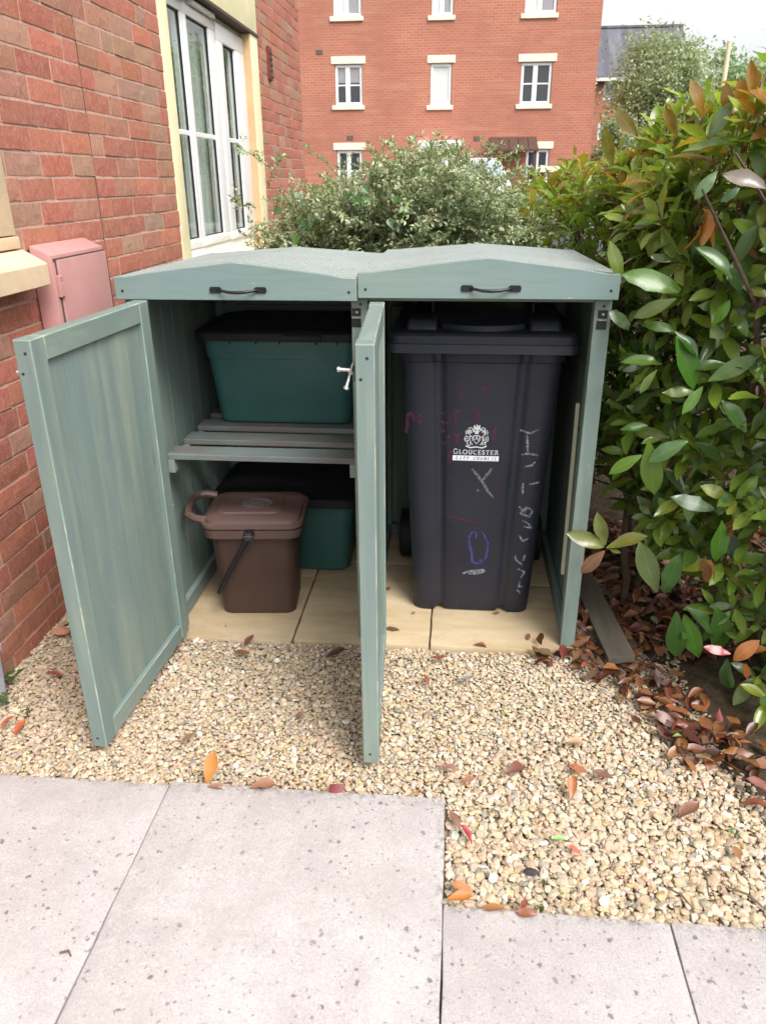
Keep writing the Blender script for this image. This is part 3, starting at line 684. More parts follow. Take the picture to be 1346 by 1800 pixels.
# ================================================================== WHEELIE BIN
BX = .2285
wb = thing('wheelie_bin', (BX, .45, 0), 'tall charcoal wheelie bin with council crest and chalk scribbles', 'wheelie bin')
ZB0, ZB1 = .003, .955
def bin_front(z): return .205-.055*(z/.95)      # y of the front face at height z
def bin_hw(z): return .208+.044*(z/.95)
def bin_section(z, grow=0.0, foot=0.0):
    hw = bin_hw(z)+grow; yf = bin_front(z)-grow; yb = .70+.055*(z/.95)+grow; r = .045
    pts = []
    # front, left to right with two shallow vertical channels
    k = hw/.25; c1, c2 = .118*k, .146*k; dp = .011
    front = []
    for x, d in ((-(hw-r), 0), (-c2-.012, 0), (-c2, .004), (-c2+.007, dp), (-c1-.004, dp), (-c1+.004, .004), (-c1+.014, 0), (-.06, -.0015), (0, -.002), (.06, -.0015), (c1-.014, 0), (c1-.004, .004), (c1+.004, dp), (c2-.007, dp), (c2, .004), (c2+.012, 0), (hw-r, 0)):
        front.append((x, d))
    for x, d in front: pts.append(Vector((BX+x, yf+d, z)))
    for a in (-67.5, -45, -22.5, 0): pts.append(Vector((BX+hw-r+r*math.cos(R(a)), yf+r+r*math.sin(R(a)), z)))
    for a in (0, 30, 60, 90): pts.append(Vector((BX+hw-r+r*math.cos(R(a)), yb-r+r*math.sin(R(a)), z)))
    for a in (90, 120, 150, 180): pts.append(Vector((BX-hw+r+r*math.cos(R(a)), yb-r+r*math.sin(R(a)), z)))
    for a in (180, 202.5, 225, 247.5): pts.append(Vector((BX-hw+r+r*math.cos(R(a)), yf+r+r*math.sin(R(a)), z)))
    return pts
mb = MB()
b0 = bin_section(.010); 
for i, p in enumerate(b0):                                # feet: corners reach lower than the channels
    x = abs(p.x-BX); p.z = .004 if x > .125 or p.y > .4 else (.020 if x > .10 else .010); p.y += .006 if p.y < .3 else 0
mb.loft([b0, bin_section(.03), bin_section(.06), bin_section(.3), bin_section(.6), bin_section(.90), bin_section(ZB1)])
mb.build('body', M['bin'], wb, smooth=50)
mb = MB(); mb.loft([bin_section(.930, .001), bin_section(.934, .006), bin_section(.964, .008)]); mb.build('rim', M['bin'], wb, smooth=40)
for s in (-1, 1):                                          # brackets beneath the rim, wheels
    mb = MB(); mb.prism([(.27, .925), (.40, .925), (.40, .85), (.385, .85), (.33, .90)], BX+s*.247, BX+s*.262, axis=0); mb.build('bracket', M['bin'], wb, bevel=.002)
    cx = BX+s*.262; whl = MB(); whl.tube([(cx-.024, .665, .10), (cx-.020, .665, .10), (cx+.020, .665, .10), (cx+.024, .665, .10)], [.090, .099, .099, .090], 28); wo_ = whl.build('wheel', M['rubber'], wb, smooth=40)
    mb = MB(); mb.tube([(cx+s*.0245, .665, .10), (cx+s*.027, .665, .10)], .055, 20); mb.build('hub', M['bin'], wo_, smooth=40)
mb = MB(); mb.tube([(BX-.26, .665, .10), (BX+.26, .665, .10)], .011, 10); mb.build('axle', M['black_metal'], wb)
# lid
ld = MB(); lx, ly0, ly1 = .290, .112, .77; cy = (ly0+ly1)/2; hy = (ly1-ly0)/2
ld.loft([rrect(BX, cy, lx, hy, .03, .966, 6), rrect(BX, cy, lx+.001, hy+.001, .03, .9665, 6), rrect(BX, cy, lx-.001, hy-.001, .03, .993, 6), rrect(BX, cy, lx-.0045, hy-.0045, .03, .995, 6), rrect(BX, cy, lx-.005, hy-.005, .03, 1.018, 6),
         rrect(BX, cy, lx-.012, hy-.012, .03, 1.025, 6), rrect(BX, cy+.03, lx-.07, hy-.075, .05, 1.030, 6), rrect(BX, cy+.05, lx-.11, hy-.12, .05, 1.062, 6)])
lo = ld.build('lid', M['bin_lid'], wb, smooth=32)
for s in (-1, 1):
    xa, xb = (BX-.235, BX-.145) if s < 0 else (BX+.145, BX+.235)
    mb = MB(); mb.loft([rrect((xa+xb)/2, .225, .050, .055, .012, 1.020), rrect((xa+xb)/2, .228, .046, .050, .012, 1.052), rrect((xa+xb)/2, .230, .040, .045, .012, 1.058)]); mb.build('hinge_block', M['bin_lid'], lo, smooth=40)
    xo = BX+s*.16; mb = MB(); mb.box((xo-.004, .30, 1.02), (xo+.004, .66, 1.098)); mb.box((xo-.004 if s > 0 else xo-.045, .30, 1.091), (xo+.045 if s > 0 else xo+.004, .66, 1.098)); mb.build('lid_rib', M['bin_lid'], lo, bevel=.002)
mb = MB(); n = 14; secs = []
for i in range(n+1):
    u = -1+2*i/n; x = BX+u*.128; y = .165+.045*(u*u); secs.append([Vector((x, y-.011, 1.022)), Vector((x, y-.009, 1.042)), Vector((x, y+.006, 1.044)), Vector((x, y+.010, 1.022))])
mb.loft(secs); mb.build('lid_grip', M['bin_lid'], lo, smooth=40)
mb = MB(); mb.tube([(BX-.22, .765, 1.02), (BX-.2, .80, 1.05), (BX+.2, .80, 1.05), (BX+.22, .765, 1.02)], .014, 10); mb.build('rear_handle', M['bin'], wb, smooth=40)

# ---- printing and chalk on the front of the bin
def face(x, z, off=.0012): return Vector((x, bin_front(z)-.0025-off, z))
def face_rib(x, z, off=.0012):
    hw = bin_hw(z); k = hw/.25; a = abs(x-BX); d = -.002*max(0, 1-a/.1)
    if .106*k < a < .155*k: d = .006
    return Vector((x, bin_front(z)+d-off, z))
def strokes(mb, lines, width, fn=face_rib, off=.0012, taper=False):
    for ln in lines:
        ln = [Vector((p[0], p[1], 0)) for p in ln]; wv = width
        if len(ln) < 2: continue
        L, Rr = [], []
        for i, p in enumerate(ln):
            t = (ln[min(i+1, len(ln)-1)]-ln[max(i-1, 0)]).normalized(); nrm = Vector((-t.y, t.x, 0)); ww = wv*(.6+.4*math.sin(math.pi*min(1, max(0, (i+.5)/len(ln))))) if taper else wv
            L.append(fn(p.x+nrm.x*ww/2, p.y+nrm.y*ww/2, off)); Rr.append(fn(p.x-nrm.x*ww/2, p.y-nrm.y*ww/2, off))
        n = len(ln); mb.add(L+Rr, [(i, i+1, n+i+1, n+i) for i in range(n-1)])
def arc(cx, cz, rx, rz, a0, a1, n=12): return [(cx+rx*math.cos(R(a0+(a1-a0)*k/n)), cz+rz*math.sin(R(a0+(a1-a0)*k/n))) for k in range(n+1)]
SER = {   # strokes in a 1x1 box: (kind, points) with t thick, h hairline
 'G': [('t', arc(.52,.5,.42,.47,50,310)), ('t', [(.82,.42),(.82,.10)]), ('h', [(.60,.42),(.98,.42)]), ('h', [(.80,.95),(.80,.72)])],
 'L': [('t', [(.28,0),(.28,1)]), ('h', [(.05,.97),(.52,.97)]), ('h', [(.05,.03),(.9,.03)]), ('h', [(.88,.0),(.92,.3)])],
 'O': [('t', arc(.5,.5,.43,.47,0,360,20))],
 'U': [('t', [(.22,1),(.22,.36)]+arc(.5,.32,.28,.29,180,360)+[(.78,.36),(.78,1)]), ('h', [(.03,.97),(.42,.97)]), ('h', [(.6,.97),(.97,.97)])],
 'C': [('t', arc(.54,.5,.44,.47,48,312)), ('h', [(.84,.96),(.84,.70)])],
 'E': [('t', [(.26,0),(.26,1)]), ('h', [(.05,.97),(.88,.97)]), ('h', [(.05,.03),(.92,.03)]), ('h', [(.26,.52),(.72,.52)]), ('h', [(.87,1),(.87,.74)]), ('h', [(.91,0),(.91,.28)]), ('h', [(.7,.42),(.7,.62)])],
 'S': [('t', arc(.5,.74,.32,.23,40,250,8)+arc(.5,.27,.34,.24,70,-140,9)), ('h', [(.78,.98),(.78,.74)]), ('h', [(.17,.02),(.17,.28)])],
 'T': [('t', [(.5,0),(.5,1)]), ('h', [(.05,.97),(.95,.97)]), ('h', [(.06,.98),(.06,.72)]), ('h', [(.94,.98),(.94,.72)]), ('h', [(.3,.03),(.7,.03)])],
 'R': [('t', [(.24,0),(.24,1)]), ('t', [(.24,.96)]+arc(.48,.74,.27,.22,90,-90,8)+[(.24,.52)]), ('t', [(.46,.5),(.92,.03)]), ('h', [(.04,.03),(.46,.03)]), ('h', [(.04,.97),(.3,.97)])],
 'I': [('t', [(.5,0),(.5,1)])], 'Y': [('t', [(.1,1),(.5,.48)]), ('t', [(.9,1),(.5,.48)]), ('t', [(.5,.5),(.5,0)])], 'N': [('t', [(.12,0),(.12,1)]), ('t', [(.12,1),(.88,0)]), ('t', [(.88,0),(.88,1)])]}
txt = MB(); x = .1475; TXT_Z = .6245; dx = .001
ws = {'G': .0175, 'L': .0128, 'O': .0168, 'U': .0160, 'C': .0148, 'E': .0132, 'S': .0116, 'T': .0140, 'R': .0152}
tot = sum(ws[c] for c in 'GLOUCESTER'); kx = (.2975-.1475)/tot
for i, ch in enumerate('GLOUCESTER'):
    wd = ws[ch]*kx; hh = .0185 if i == 0 else .0155
    for kind, pts in SER[ch]: strokes(txt, [[(x+.0008+u*(wd-.0022), TXT_Z+v*hh-.0012*(x-.147)/.15*0) for u, v in pts]], .0024 if kind == 't' else .0013)
    x += wd
txt.build('lettering', M['worn_print'], wb)
bar = MB(); n = 10
for i in range(n):
    xa, xb = .147+.151*i/n, .147+.151*(i+1)/n; bar.add([face_rib(xa,.6015), face_rib(xb,.6015), face_rib(xb,.6195), face_rib(xa,.6195)], [(0,1,2,3)])
bo = bar.build('lettering_bar', M['white_print'], wb)
cc = MB(); word = 'CITY COUNCIL'; x = .1555; adv = (.2945-.1555)/len(word)
ITL = dict(SER); ITL['C'] = [('t', arc(.54,.5,.40,.46,50,310))]; ITL['T'] = [('t', [(.5,0),(.5,1)]), ('t', [(.05,.97),(.95,.97)])]; ITL['U'] = [('t', [(.15,1),(.15,.36)]+arc(.5,.36,.35,.33,180,360)+[(.85,.36),(.85,1)])]; ITL['L'] = [('t', [(.2,1),(.2,.03),(.85,.03)])]
for ch in word:
    if ch != ' ':
        for kind, pts in ITL[ch]: strokes(cc, [[(x+.0012+u*(adv-.0045)+.0026*v, .6053+v*.0105) for u, v in pts]], .0016, off=.0018)
    x += adv
cc.build('lettering', M['dark_print'], bo)
# crest: shield between two beasts, helm and plume above, motto scroll below
cr = MB(); cx, cz = .2225, .684
for s in (-1, 1):
    strokes(cr, [[(cx+s*u*.95, cz+v) for u, v in q] for q in (
        [(.012,-.026),(.020,-.018),(.024,-.006),(.022,.006),(.026,.014),(.032,.012)], [(.022,.004),(.014,.002),(.011,-.004)], [(.024,-.008),(.033,-.014),(.030,-.026)], [(.030,.0),(.038,.004),(.040,-.006),(.036,-.014)],
        [(.026,.014),(.024,.020),(.030,.018)], [(.018,-.018),(.022,-.028)])], .0020)
    strokes(cr, [[(cx+s*u, cz+v) for u, v in q] for q in ([(.006,.020),(.014,.026),(.022,.024),(.028,.030)], [(.010,.028),(.018,.034),(.026,.032)], [(.016,.018),(.026,.022),(.034,.024)], [(.004,.036),(.010,.042)], [(.028,.018),(.036,.020),(.034,.010)])], .0022)
strokes(cr, [[(cx-.010,cz+.006),(cx+.010,cz+.006)], [(cx-.010,cz+.006),(cx-.010,cz-.010),(cx,cz-.022),(cx+.010,cz-.010),(cx+.010,cz+.006)], [(cx,cz+.004),(cx-.005,cz-.010)], [(cx,cz+.004),(cx+.005,cz-.010)]], .0026)
strokes(cr, [[(cx-.003,cz+.012),(cx-.003,cz+.024)], [(cx+.003,cz+.012),(cx+.003,cz+.026)], [(cx,cz+.026),(cx,cz+.044)], [(cx-.006,cz+.028),(cx-.008,cz+.040)], [(cx+.006,cz+.028),(cx+.008,cz+.041)]], .0052)
strokes(cr, [[(cx-.034,cz-.030),(cx-.020,cz-.036),(cx,cz-.033),(cx+.020,cz-.036),(cx+.034,cz-.029)]], .0042)
rr = random.Random(5)
for s in (-1, 1):
    for k in range(34):
        a = rr.uniform(0, 6.28); q = rr.random()**.6; u = .026+.013*q*math.cos(a); v = -.006+.024*q*math.sin(a); e = rr.uniform(0, 3.14); l = rr.uniform(.002, .005)
        strokes(cr, [[(cx+s*u, cz+v), (cx+s*u+l*math.cos(e), cz+v+l*math.sin(e))]], .0018)
    for k in range(14):
        u = rr.uniform(.0, .026); v = .030-u*.45+rr.gauss(0,.004); strokes(cr, [[(cx+s*u, cz+v), (cx+s*(u+rr.uniform(.002,.005)), cz+v+rr.uniform(-.003,.004))]], .0022)
cr.build('crest', M['worn_print'], wb)
def chalkmarks(mat, width, lines, name='chalk_mark'):
    mb = MB(); out = []
    for ln in lines:
        q = []
        for px, py in ln:
            p = at(px, py, Y=.165)
            for _ in range(3): p = at(px, py, Y=bin_front(p.z))
            q.append((p.x, p.z))
        d = [q[0]]
        for a, b in zip(q[:-1], q[1:]):
            for k in range(1, 5): d.append((a[0]+(b[0]-a[0])*k/4+random.gauss(0,.0006), a[1]+(b[1]-a[1])*k/4+random.gauss(0,.0006)))
        out.append(d)
    for d in out:
        mb = MB(); strokes(mb, [d], width, off=.0016, taper=True); mb.build(name, mat, wb)
chalkmarks(M['chalk'], .0078, [[(914,757),(932,761),(947,755)], [(926,764),(927,780),(927,795)], [(915,799),(930,797),(945,800)], [(922,820),(935,817),(940,812)], [(919,849),(918,868)], [(930,851),(947,847)],
    [(912,890),(922,900),(926,890),(914,902),(930,908),(936,898),(928,892)], [(918,915),(928,920),(934,928),(920,925)], [(912,940),(918,951),(928,946)], [(906,975),(907,985),(917,992)], [(924,974),(918,985)],
    [(910,1000),(922,1005),(915,1015)], [(913,1022),(911,1032),(918,1030)], [(908,1036),(913,1042)]])
chalkmarks(M['chalk_grey'], .010, [[(829,824),(838,834),(848,847),(858,864),(866,874)], [(864,823),(856,834),(849,843)], [(838,860),(841,862)]])
chalkmarks(M['chalk_violet'], .0092, [[(837,945),(836,935),(830,934),(824,943),(825,958),(829,972),(830,988),(842,990),(853,981),(857,965),(857,952),(851,941),(847,935)], [(846,983),(836,992)]])
chalkmarks(M['chalk'], .011, [[(813,1008),(822,1004),(834,1003),(848,1001),(852,1004)], [(822,1007),(836,1007),(849,1005)]])
chalkmarks(M['chalk_pink'], .012, [[(716,728),(716,745),(714,760)], [(716,730),(724,724),(728,740)], [(734,728),(742,736),(734,744)], [(738,725),(739,748)], [(774,728),(786,724),(790,738),(780,746),(774,738)], [(800,722),(801,748)], [(800,722),(815,722)], [(832,722),(842,726),(838,745)],
    [(772,760),(784,756),(790,772),(778,782)], [(796,762),(806,768),(800,782)], [(868,752),(866,775)], [(868,752),(878,750)], [(782,795),(800,792)], [(790,795),(789,812)], [(806,668),(816,690),(806,700)], [(846,690),(856,675),(858,692)]])
chalkmarks(M['chalk_red'], .007, [[(785,905),(805,911),(824,917),(846,918)], [(877,854),(877,862)], [(843,768),(848,762),(853,771)], [(832,775),(838,766)]])

# ================================================================== RECYCLING BOXES
def recycling_box(name, x0, x1, yf, yb, z0, h, label, lid=True):
    cx, cy, hx, hy = (x0+x1)/2, (yf+yb)/2, (x1-x0)/2, (yb-yf)/2
    t = thing(name, (cx, cy, z0), label, 'recycling box'); ex = .030
    def sec(u, g=0): return rrect(cx, cy, hx+ex*u+g, hy+ex*u+g, .045, z0+h*u, 6)
    mb = MB(); mb.loft([rrect(cx, cy, hx-.012, hy-.012, .04, z0+.001, 6), rrect(cx, cy, hx-.003, hy-.003, .042, z0+.006, 6), sec(.05), sec(.74), sec(.745, .004), sec(.93, .004), sec(.99, .004)]); mb.build('body', M['green_box'], t, smooth=35)
    mb = MB(); mb.loft([rrect(cx, cy, hx+ex+.008, hy+ex+.008, .05, z0+h*.955, 6), rrect(cx, cy, hx+ex+.018, hy+ex+.018, .05, z0+h*.965, 6), rrect(cx, cy, hx+ex+.018, hy+ex+.018, .05, z0+h, 6), rrect(cx, cy, hx+ex+.004, hy+ex+.004, .05, z0+h+.002, 6)]); mb.build('rim', M['green_box'], t, smooth=35)
    for u in (-.7, -.32, .02, .55, .85):
        mb = MB(); xx = cx+hx*u; mb.box((xx-.002, yf-ex-.009, z0+h*.91), (xx+.002, yf-ex-.002, z0+h*.955)); mb.build('rim_rib', M['dark_lid'], t)
    if lid:
        mb = MB(); zl = z0+h+.003
        mb.loft([rrect(cx, cy, hx+ex+.024, hy+ex+.024, .055, zl-.020, 6), rrect(cx, cy, hx+ex+.025, hy+ex+.025, .055, zl+.006, 6), rrect(cx, cy, hx+ex+.018, hy+ex+.018, .055, zl+.013, 6), rrect(cx, cy, hx+ex-.03, hy+ex-.03, .05, zl+.014, 6), rrect(cx, cy, hx+ex-.05, hy+ex-.05, .05, zl+.028, 6), rrect(cx, cy, hx+ex-.07, hy+ex-.07, .05, zl+.030, 6)])
        lo_ = mb.build('lid', M['dark_lid'], t, smooth=35)
        mb = MB(); mb.box((cx+.02, yf-ex-.031, zl-.016), (cx+.155, yf-ex-.0255, zl+.003)); mb.build('lid_clip', M['dark_lid'], lo_, bevel=.002)
    return t
t1 = recycling_box('recycling_box', -.708, -.222, .405, .74, .6405, .325, 'green plastic recycling box sitting on the slatted shelf')
recycling_box('recycling_box', -.735, -.258, .475, .79, .003, .315, 'green recycling box with black lid, on the paving behind the brown caddy')

# ================================================================== BROWN CADDY
CT = Matrix.Translation((-.548, .235, .0)) @ Matrix.Rotation(R(5), 4, 'Z')
cd = thing('food_waste_caddy', (-.535, .235, .001), 'brown food waste caddy with black carrying handle under the shelf', 'caddy')
mb = MB(CT); mb.loft([rrect(0, 0, .128, .100, .03, .002, 6), rrect(0, 0, .133, .106, .035, .008, 6), rrect(0, 0, .137, .110, .038, .08, 6), rrect(0, 0, .150, .121, .042, .30, 6), rrect(0, 0, .156, .125, .042, .352, 6)])
mb.build('body', M['caddy'], cd, smooth=40)
mb = MB(CT); mb.loft([rrect(0, 0, .166, .136, .045, .318, 6), rrect(0, 0, .170, .140, .045, .320, 6), rrect(0, 0, .173, .143, .045, .352, 6), rrect(0, 0, .166, .136, .045, .354, 6)]); mb.build('rim', M['caddy_lid'], cd, smooth=40)
mb = MB(CT); mb.loft([rrect(0, 0, .174, .144, .048, .3555, 6), rrect(0, 0, .177, .147, .048, .360, 6), rrect(0, 0, .176, .146, .048, .371, 6), rrect(0, 0, .166, .136, .045, .374, 6), rrect(0, 0, .163, .133, .045, .384, 6), rrect(0, 0, .152, .122, .042, .390, 6),
    rrect(-.012, 0, .118, .088, .03, .392, 6), rrect(-.012, 0, .112, .082, .03, .3975, 6)])
cl = mb.build('lid', M['caddy_lid'], cd, smooth=35)
mb = MB(CT)     # loop handle on the left end of the lid, standing up a little
def loop_sec(x, y, z, sx=.010, sz=.011): return None
lp = [(-.160,-.098,.372), (-.200,-.094,.378), (-.225,-.080,.388), (-.233,-.045,.396), (-.233,.045,.396), (-.225,.080,.396), (-.200,.094,.394), (-.160,.098,.386)]
mb.tube(lp, [.016,.0145,.0145,.0135,.0135,.0145,.0145,.016], 8); mb.build('lid_handle', M['caddy_lid'], cl, bevel=0, smooth=40)
mb = MB(CT); n = 24; mb.add([(.005+.055*math.cos(2*math.pi*k/n), -.005+.048*math.sin(2*math.pi*k/n), .3985) for k in range(n)], [tuple(range(n))]); mb.build('worn_emblem', chalk('worn_lid_print', (.30,.28,.28), .38, .62, .55), cl)
mb = MB(CT); hp = [(.0-.005, -.152, .338), (-.035, -.158, .285), (-.075, -.163, .215), (-.118, -.166, .135), (-.124, -.160, .122), (-.126, -.14, .118), (-.126, .14, .118), (-.124, .160, .122), (-.118, .166, .135), (-.035, .158, .285), (-.005, .152, .338)]
mb.tube(hp, .0085, 8); mb.tube([(-.005, -.141, .340), (-.005, -.164, .340)], .019, 14); mb.tube([(-.005, .141, .340), (-.005, .164, .340)], .019, 14)
hd = mb.build('carrying_handle', M['black_metal'], cd, smooth=40)
mb = MB(CT)
for k in range(6): a = k*math.pi/3; mb.tube([(-.005, -.1645, .340), (-.005+.016*math.cos(a), -.1645, .340+.016*math.sin(a))], .0018, 5)
mb.build('handle_boss', M['rim_grey'], hd)

# ================================================================== GRAVEL
def in_paving(x, y, m=0.0):
    if x < .158+m and y < -.746+m: return True
    if x >= .158-m and y < -1.046+m: return True
    if -.862-m < x < .602+m and y > -.040-m: return True
    return False
def soil_amount(x, y):
    """0 = clean gravel, 1 = bare soil under the hedge"""
    edge = .80+.10*mnoise.noise((x*4, y*4, 3.0))
    if y < -.5: edge += (-.5-y)*.52
    s = (x-edge)/.14
    if y > -.06 and x > .60: s = max(s, .75)
    return min(1, max(0, s))
def stone_geo(seed, sub=2):
    bm = bmesh.new(); bmesh.ops.create_icosphere(bm, subdivisions=sub, radius=1.0); r = random.Random(seed)
    P = np.array([v.co[:] for v in bm.verts]); F = np.array([[v.index for v in f.verts] for f in bm.faces]); bm.free()
    for _ in range(7):
        n = np.array([r.gauss(0,1) for _ in range(3)]); n /= np.linalg.norm(n); d = r.uniform(.52, .85); k = P @ n; m = k > d; P[m] -= np.outer(k[m]-d, n)
    P *= np.array([1.0, r.uniform(.60,.95), r.uniform(.30,.55)]); P += np.array([[r.gauss(0,.03) for _ in range(3)] for _ in P])
    return P, F, np.zeros(len(P))
SG = [stone_geo(500+k) for k in range(16)]+[stone_geo(540+k, 1) for k in range(10)]
PAL = [((.55,.45,.335), 6), ((.51,.40,.28), 7), ((.45,.345,.235), 5), ((.60,.525,.415), 3), ((.42,.37,.30), 3), ((.48,.33,.18), 1), ((.52,.39,.30), 2), ((.70,.65,.56), 1), ((.27,.25,.22), .5), ((.56,.46,.27), 1)]
PW_ = [w_ for _, w_ in PAL]
def rotm(a, b, c): return np.array((Matrix.Rotation(c, 3, 'Z') @ Matrix.Rotation(b, 3, 'Y') @ Matrix.Rotation(a, 3, 'X')))
def gravel():
    idx, mats, cols = [], [], []
    for layer, (sp, z0, z1, s0, s1) in enumerate(((.0118, -.012, -.006, .0065, .0098), (.0112, -.006, -.001, .0060, .0094), (.0140, -.003, .003, .0050, .0102), (.026, .000, .005, .0065, .0120))):
        y = -1.10
        while y < .62:
            x = XW+.008
            while x < 1.45:
                px = x+random.uniform(-.5,.5)*sp; py = y+random.uniform(-.5,.5)*sp
                x += sp
                if in_paving(px, py, .004): continue
                if px > .6 and py > .62: continue
                s = soil_amount(px, py)
                if s > 0 and random.random() < (s*1.02 if layer < 2 else s*1.12): continue
                if px < -.87 and py > .5: continue
                if py < -1.07: continue
                sz = random.uniform(s0, s1)*random.choice((.8, 1, 1, 1.1, 1.25 if layer == 3 else 1))
                if px > .16 and layer > 1: sz *= 1.0+.32*min(1, max(0, (-.35-py)/.5))
                if sz < .0085 and random.random() < .2: sz *= .7
                z = random.uniform(z0, z1)-.012*s-.006
                m = np.eye(4); m[:3,:3] = rotm(random.gauss(0,.22), random.gauss(0,.22), random.uniform(0,6.28))*sz; m[:3,3] = (px, py, z)
                idx.append(random.randrange(16) if layer > 1 else 16+random.randrange(10)); mats.append(m); c = jit(random.choices([q[0] for q in PAL], PW_)[0], .11)
                if s > .2: c = tuple(k*.7 for k in c)
                cols.append(c)
            y += sp
    for k in range(46):                                   # stray chips on the paving edges
        if random.random() < .6: px, py, z = random.uniform(-1.2,.14), -.752-abs(random.gauss(0,.022)), .021
        elif random.random() < .5: px, py, z = random.uniform(.2,1.05), -1.052-abs(random.gauss(0,.02)), .014
        else: px, py, z = random.uniform(-.8,.55), -.03+abs(random.gauss(0,.05)), .004
        sz = random.uniform(.0025,.0055); m = np.eye(4); m[:3,:3] = rotm(random.gauss(0,.3), random.gauss(0,.3), random.uniform(0,6.28))*sz; m[:3,3] = (px, py, z+sz*.3)
        idx.append(random.randrange(16)); mats.append(m); cols.append(jit(random.choices([q[0] for q in PAL], PW_)[0], .11))
    o = merged('gravel', SG, idx, mats, cols, M['stone'], None, smooth=False, with_mid=False)
    return tag(o, 'pale buff gravel chips spread between the paving and the store', 'gravel', kind='stuff'), len(idx)
go, ng = gravel(); print('stones', ng)
# a few pebbles that stand out
def pebble(px, py, size, col, label, k):
    p = at(px, py, Z=.012); me = bpy.data.meshes.new('pebble'); g = SG[k]; me.from_pydata((g[0]*size).tolist(), [], g[1].tolist())
    a = me.attributes.new('Col', 'FLOAT_COLOR', 'POINT'); a.data.foreach_set('color', np.tile(np.array([*col, 1], dtype=np.float32), len(g[0])))
    o = link('pebble', me, None, (p.x, p.y, .008), M['stone']); o.rotation_euler = (.3, .1, k); tag(o, label, 'pebble')
pebble(934, 1531, .019, (.05,.052,.056), 'dark slate grey pebble among pale gravel in the right foreground', 3)
pebble(868, 1542, .014, (.80,.79,.76), 'white pebble left of the dark grey pebble', 5)
pebble(1062, 1582, .016, (.74,.70,.62), 'large cream pebble close to the front paving edge', 7)
pebble(1273, 1524, .013, (.86,.85,.84), 'bright white pebble near the right edge of the gravel', 9)
# lump of broken brick at the foot of the wall
p = at(103, 1104, Z=.03); me = bpy.data.meshes.new('brick_lump'); me.from_pydata((SG[2][0]*.042).tolist(), [], SG[2][1].tolist()); me.materials.append(M['brick'])
o = link('brick_lump', me, None, (p.x+.01, p.y, .018)); o.color = (.50,.24,.15,1); tag(o, 'orange lump of broken brick at the foot of the wall', 'brick lump')

# soil mound under the hedge
def soil():
    vs, fs = [], []; nx, ny = 40, 70; x0, x1, y0, y1 = .62, 2.6, -1.5, 3.4
    for j in range(ny+1):
        for i in range(nx+1):
            x = x0+(x1-x0)*(i/nx)**1.3; y = y0+(y1-y0)*j/ny; e = soil_amount(x, y)
            z = -.050+.040*e*(1 if x > .8 else .4)+.018*e*mnoise.noise((x*7, y*7, 1))+.06*max(0, min(1, (x-1.0)))
            vs.append((x, y, z))
    for j in range(ny):
        for i in range(nx): a = j*(nx+1)+i; fs.append((a, a+1, a+nx+2, a+nx+1))
    return tag(MB().add(vs, fs).build('soil_border', M['soil'], smooth=70), kind='structure')
soil()
# weathered timber edging beside the store
TT = Matrix.Translation((.685, .20, .030)) @ Matrix.Rotation(R(4), 4, 'Z') @ Matrix.Rotation(R(-2), 4, 'X') @ Matrix.Rotation(R(-8), 4, 'Y')
tag(MB(TT).box((-.043, -.315, -.016), (.043, .42, .012)).build('timber_edging', M['timber'], bevel=.003, seg=2, smooth=40, loc=(.69,.2,0)), 'weathered grey timber board lying beside the right side of the store', 'timber board')

# ------------------------------------------------------------------ leaf litter and loose fallen leaves
DEADC = [((.135,.042,.018), 5), ((.22,.080,.028), 5), ((.075,.026,.015), 4), ((.24,.105,.042), 2), ((.19,.11,.068), 2), ((.15,.032,.026), 2), ((.30,.17,.08), .6)]
DWT = [w_ for _, w_ in DEADC]
idx, mats, cols = [], [], []
def litter_density(x, y):
    d = 0
    # band running from the right post forwards along the edge of the soil
    xb = .62+.27*max(0, min(1, (-.02-y)/.50)); 
    if -.55 < y < .02: d = max(d, 1.2-abs(x-(xb+.025))/.135)
    if -.16 < y < .0 and .42 < x < .75: d = max(d, .75-abs(y+.07)/.11)
    if y >= -.02 and x > .59: d = max(d, .85)
    if y >= -.45 and x > .95: d = max(d, .02 if y < .1 else .4)
    return d
tries = 0
while len(idx) < 2100 and tries < 60000:
    tries += 1; x = random.uniform(.42, 1.6); y = random.uniform(-.62, 1.0)
    if random.random() > max(0, litter_density(x, y))**1.2: continue
    if .642 < x < .728 and -.12 < y < .55 and random.random() < .93: continue
    if x < .60 and y > -.03: continue
    a = random.uniform(0, 6.28); up = Vector((random.gauss(0,.42), random.gauss(0,.42), 1)); s = random.uniform(.038, .074)
    idx.append(random.randrange(6)); mats.append(np.array(frame((x, y, random.uniform(.004,.030)), (math.cos(a), math.sin(a), random.gauss(0,.25)), up if random.random() < .8 else -up, s)))
    cols.append(jit(random.choices([q[0] for q in DEADC], DWT)[0], .25))
tag(merged('leaf_litter', DL, idx, mats, cols, M['dead_attr']), 'drift of brown and red fallen leaves under the hedge', 'leaf litter', kind='stuff')
DME = [leaf_me('fallen_leaf', g, M['dead_obj']) for g in DL]
def fallen(px, py, size, col, ang, label, k=0, tilt=.15, z=.020, group=None, stand=0.0, name='fallen_leaf'):
    p = at(px, py, Z=z); a = Vector((math.cos(R(ang)), math.sin(R(ang)), stand))
    o = link(name, DME[k % 6], None, (0,0,0)); o.matrix_world = frame(p-a.normalized()*size*.5, a, Vector((random.gauss(0,tilt), random.gauss(0,tilt), 1)) if stand < .8 else Vector((0,-1,.5)), size); o.color = (*col, 1)
    tag(o, label, 'leaf', group)
OR, BR, DK, RD, PK, GN = (.40,.15,.03), (.24,.085,.04), (.10,.035,.025), (.30,.02,.02), (.42,.17,.12), (.12,.26,.07)
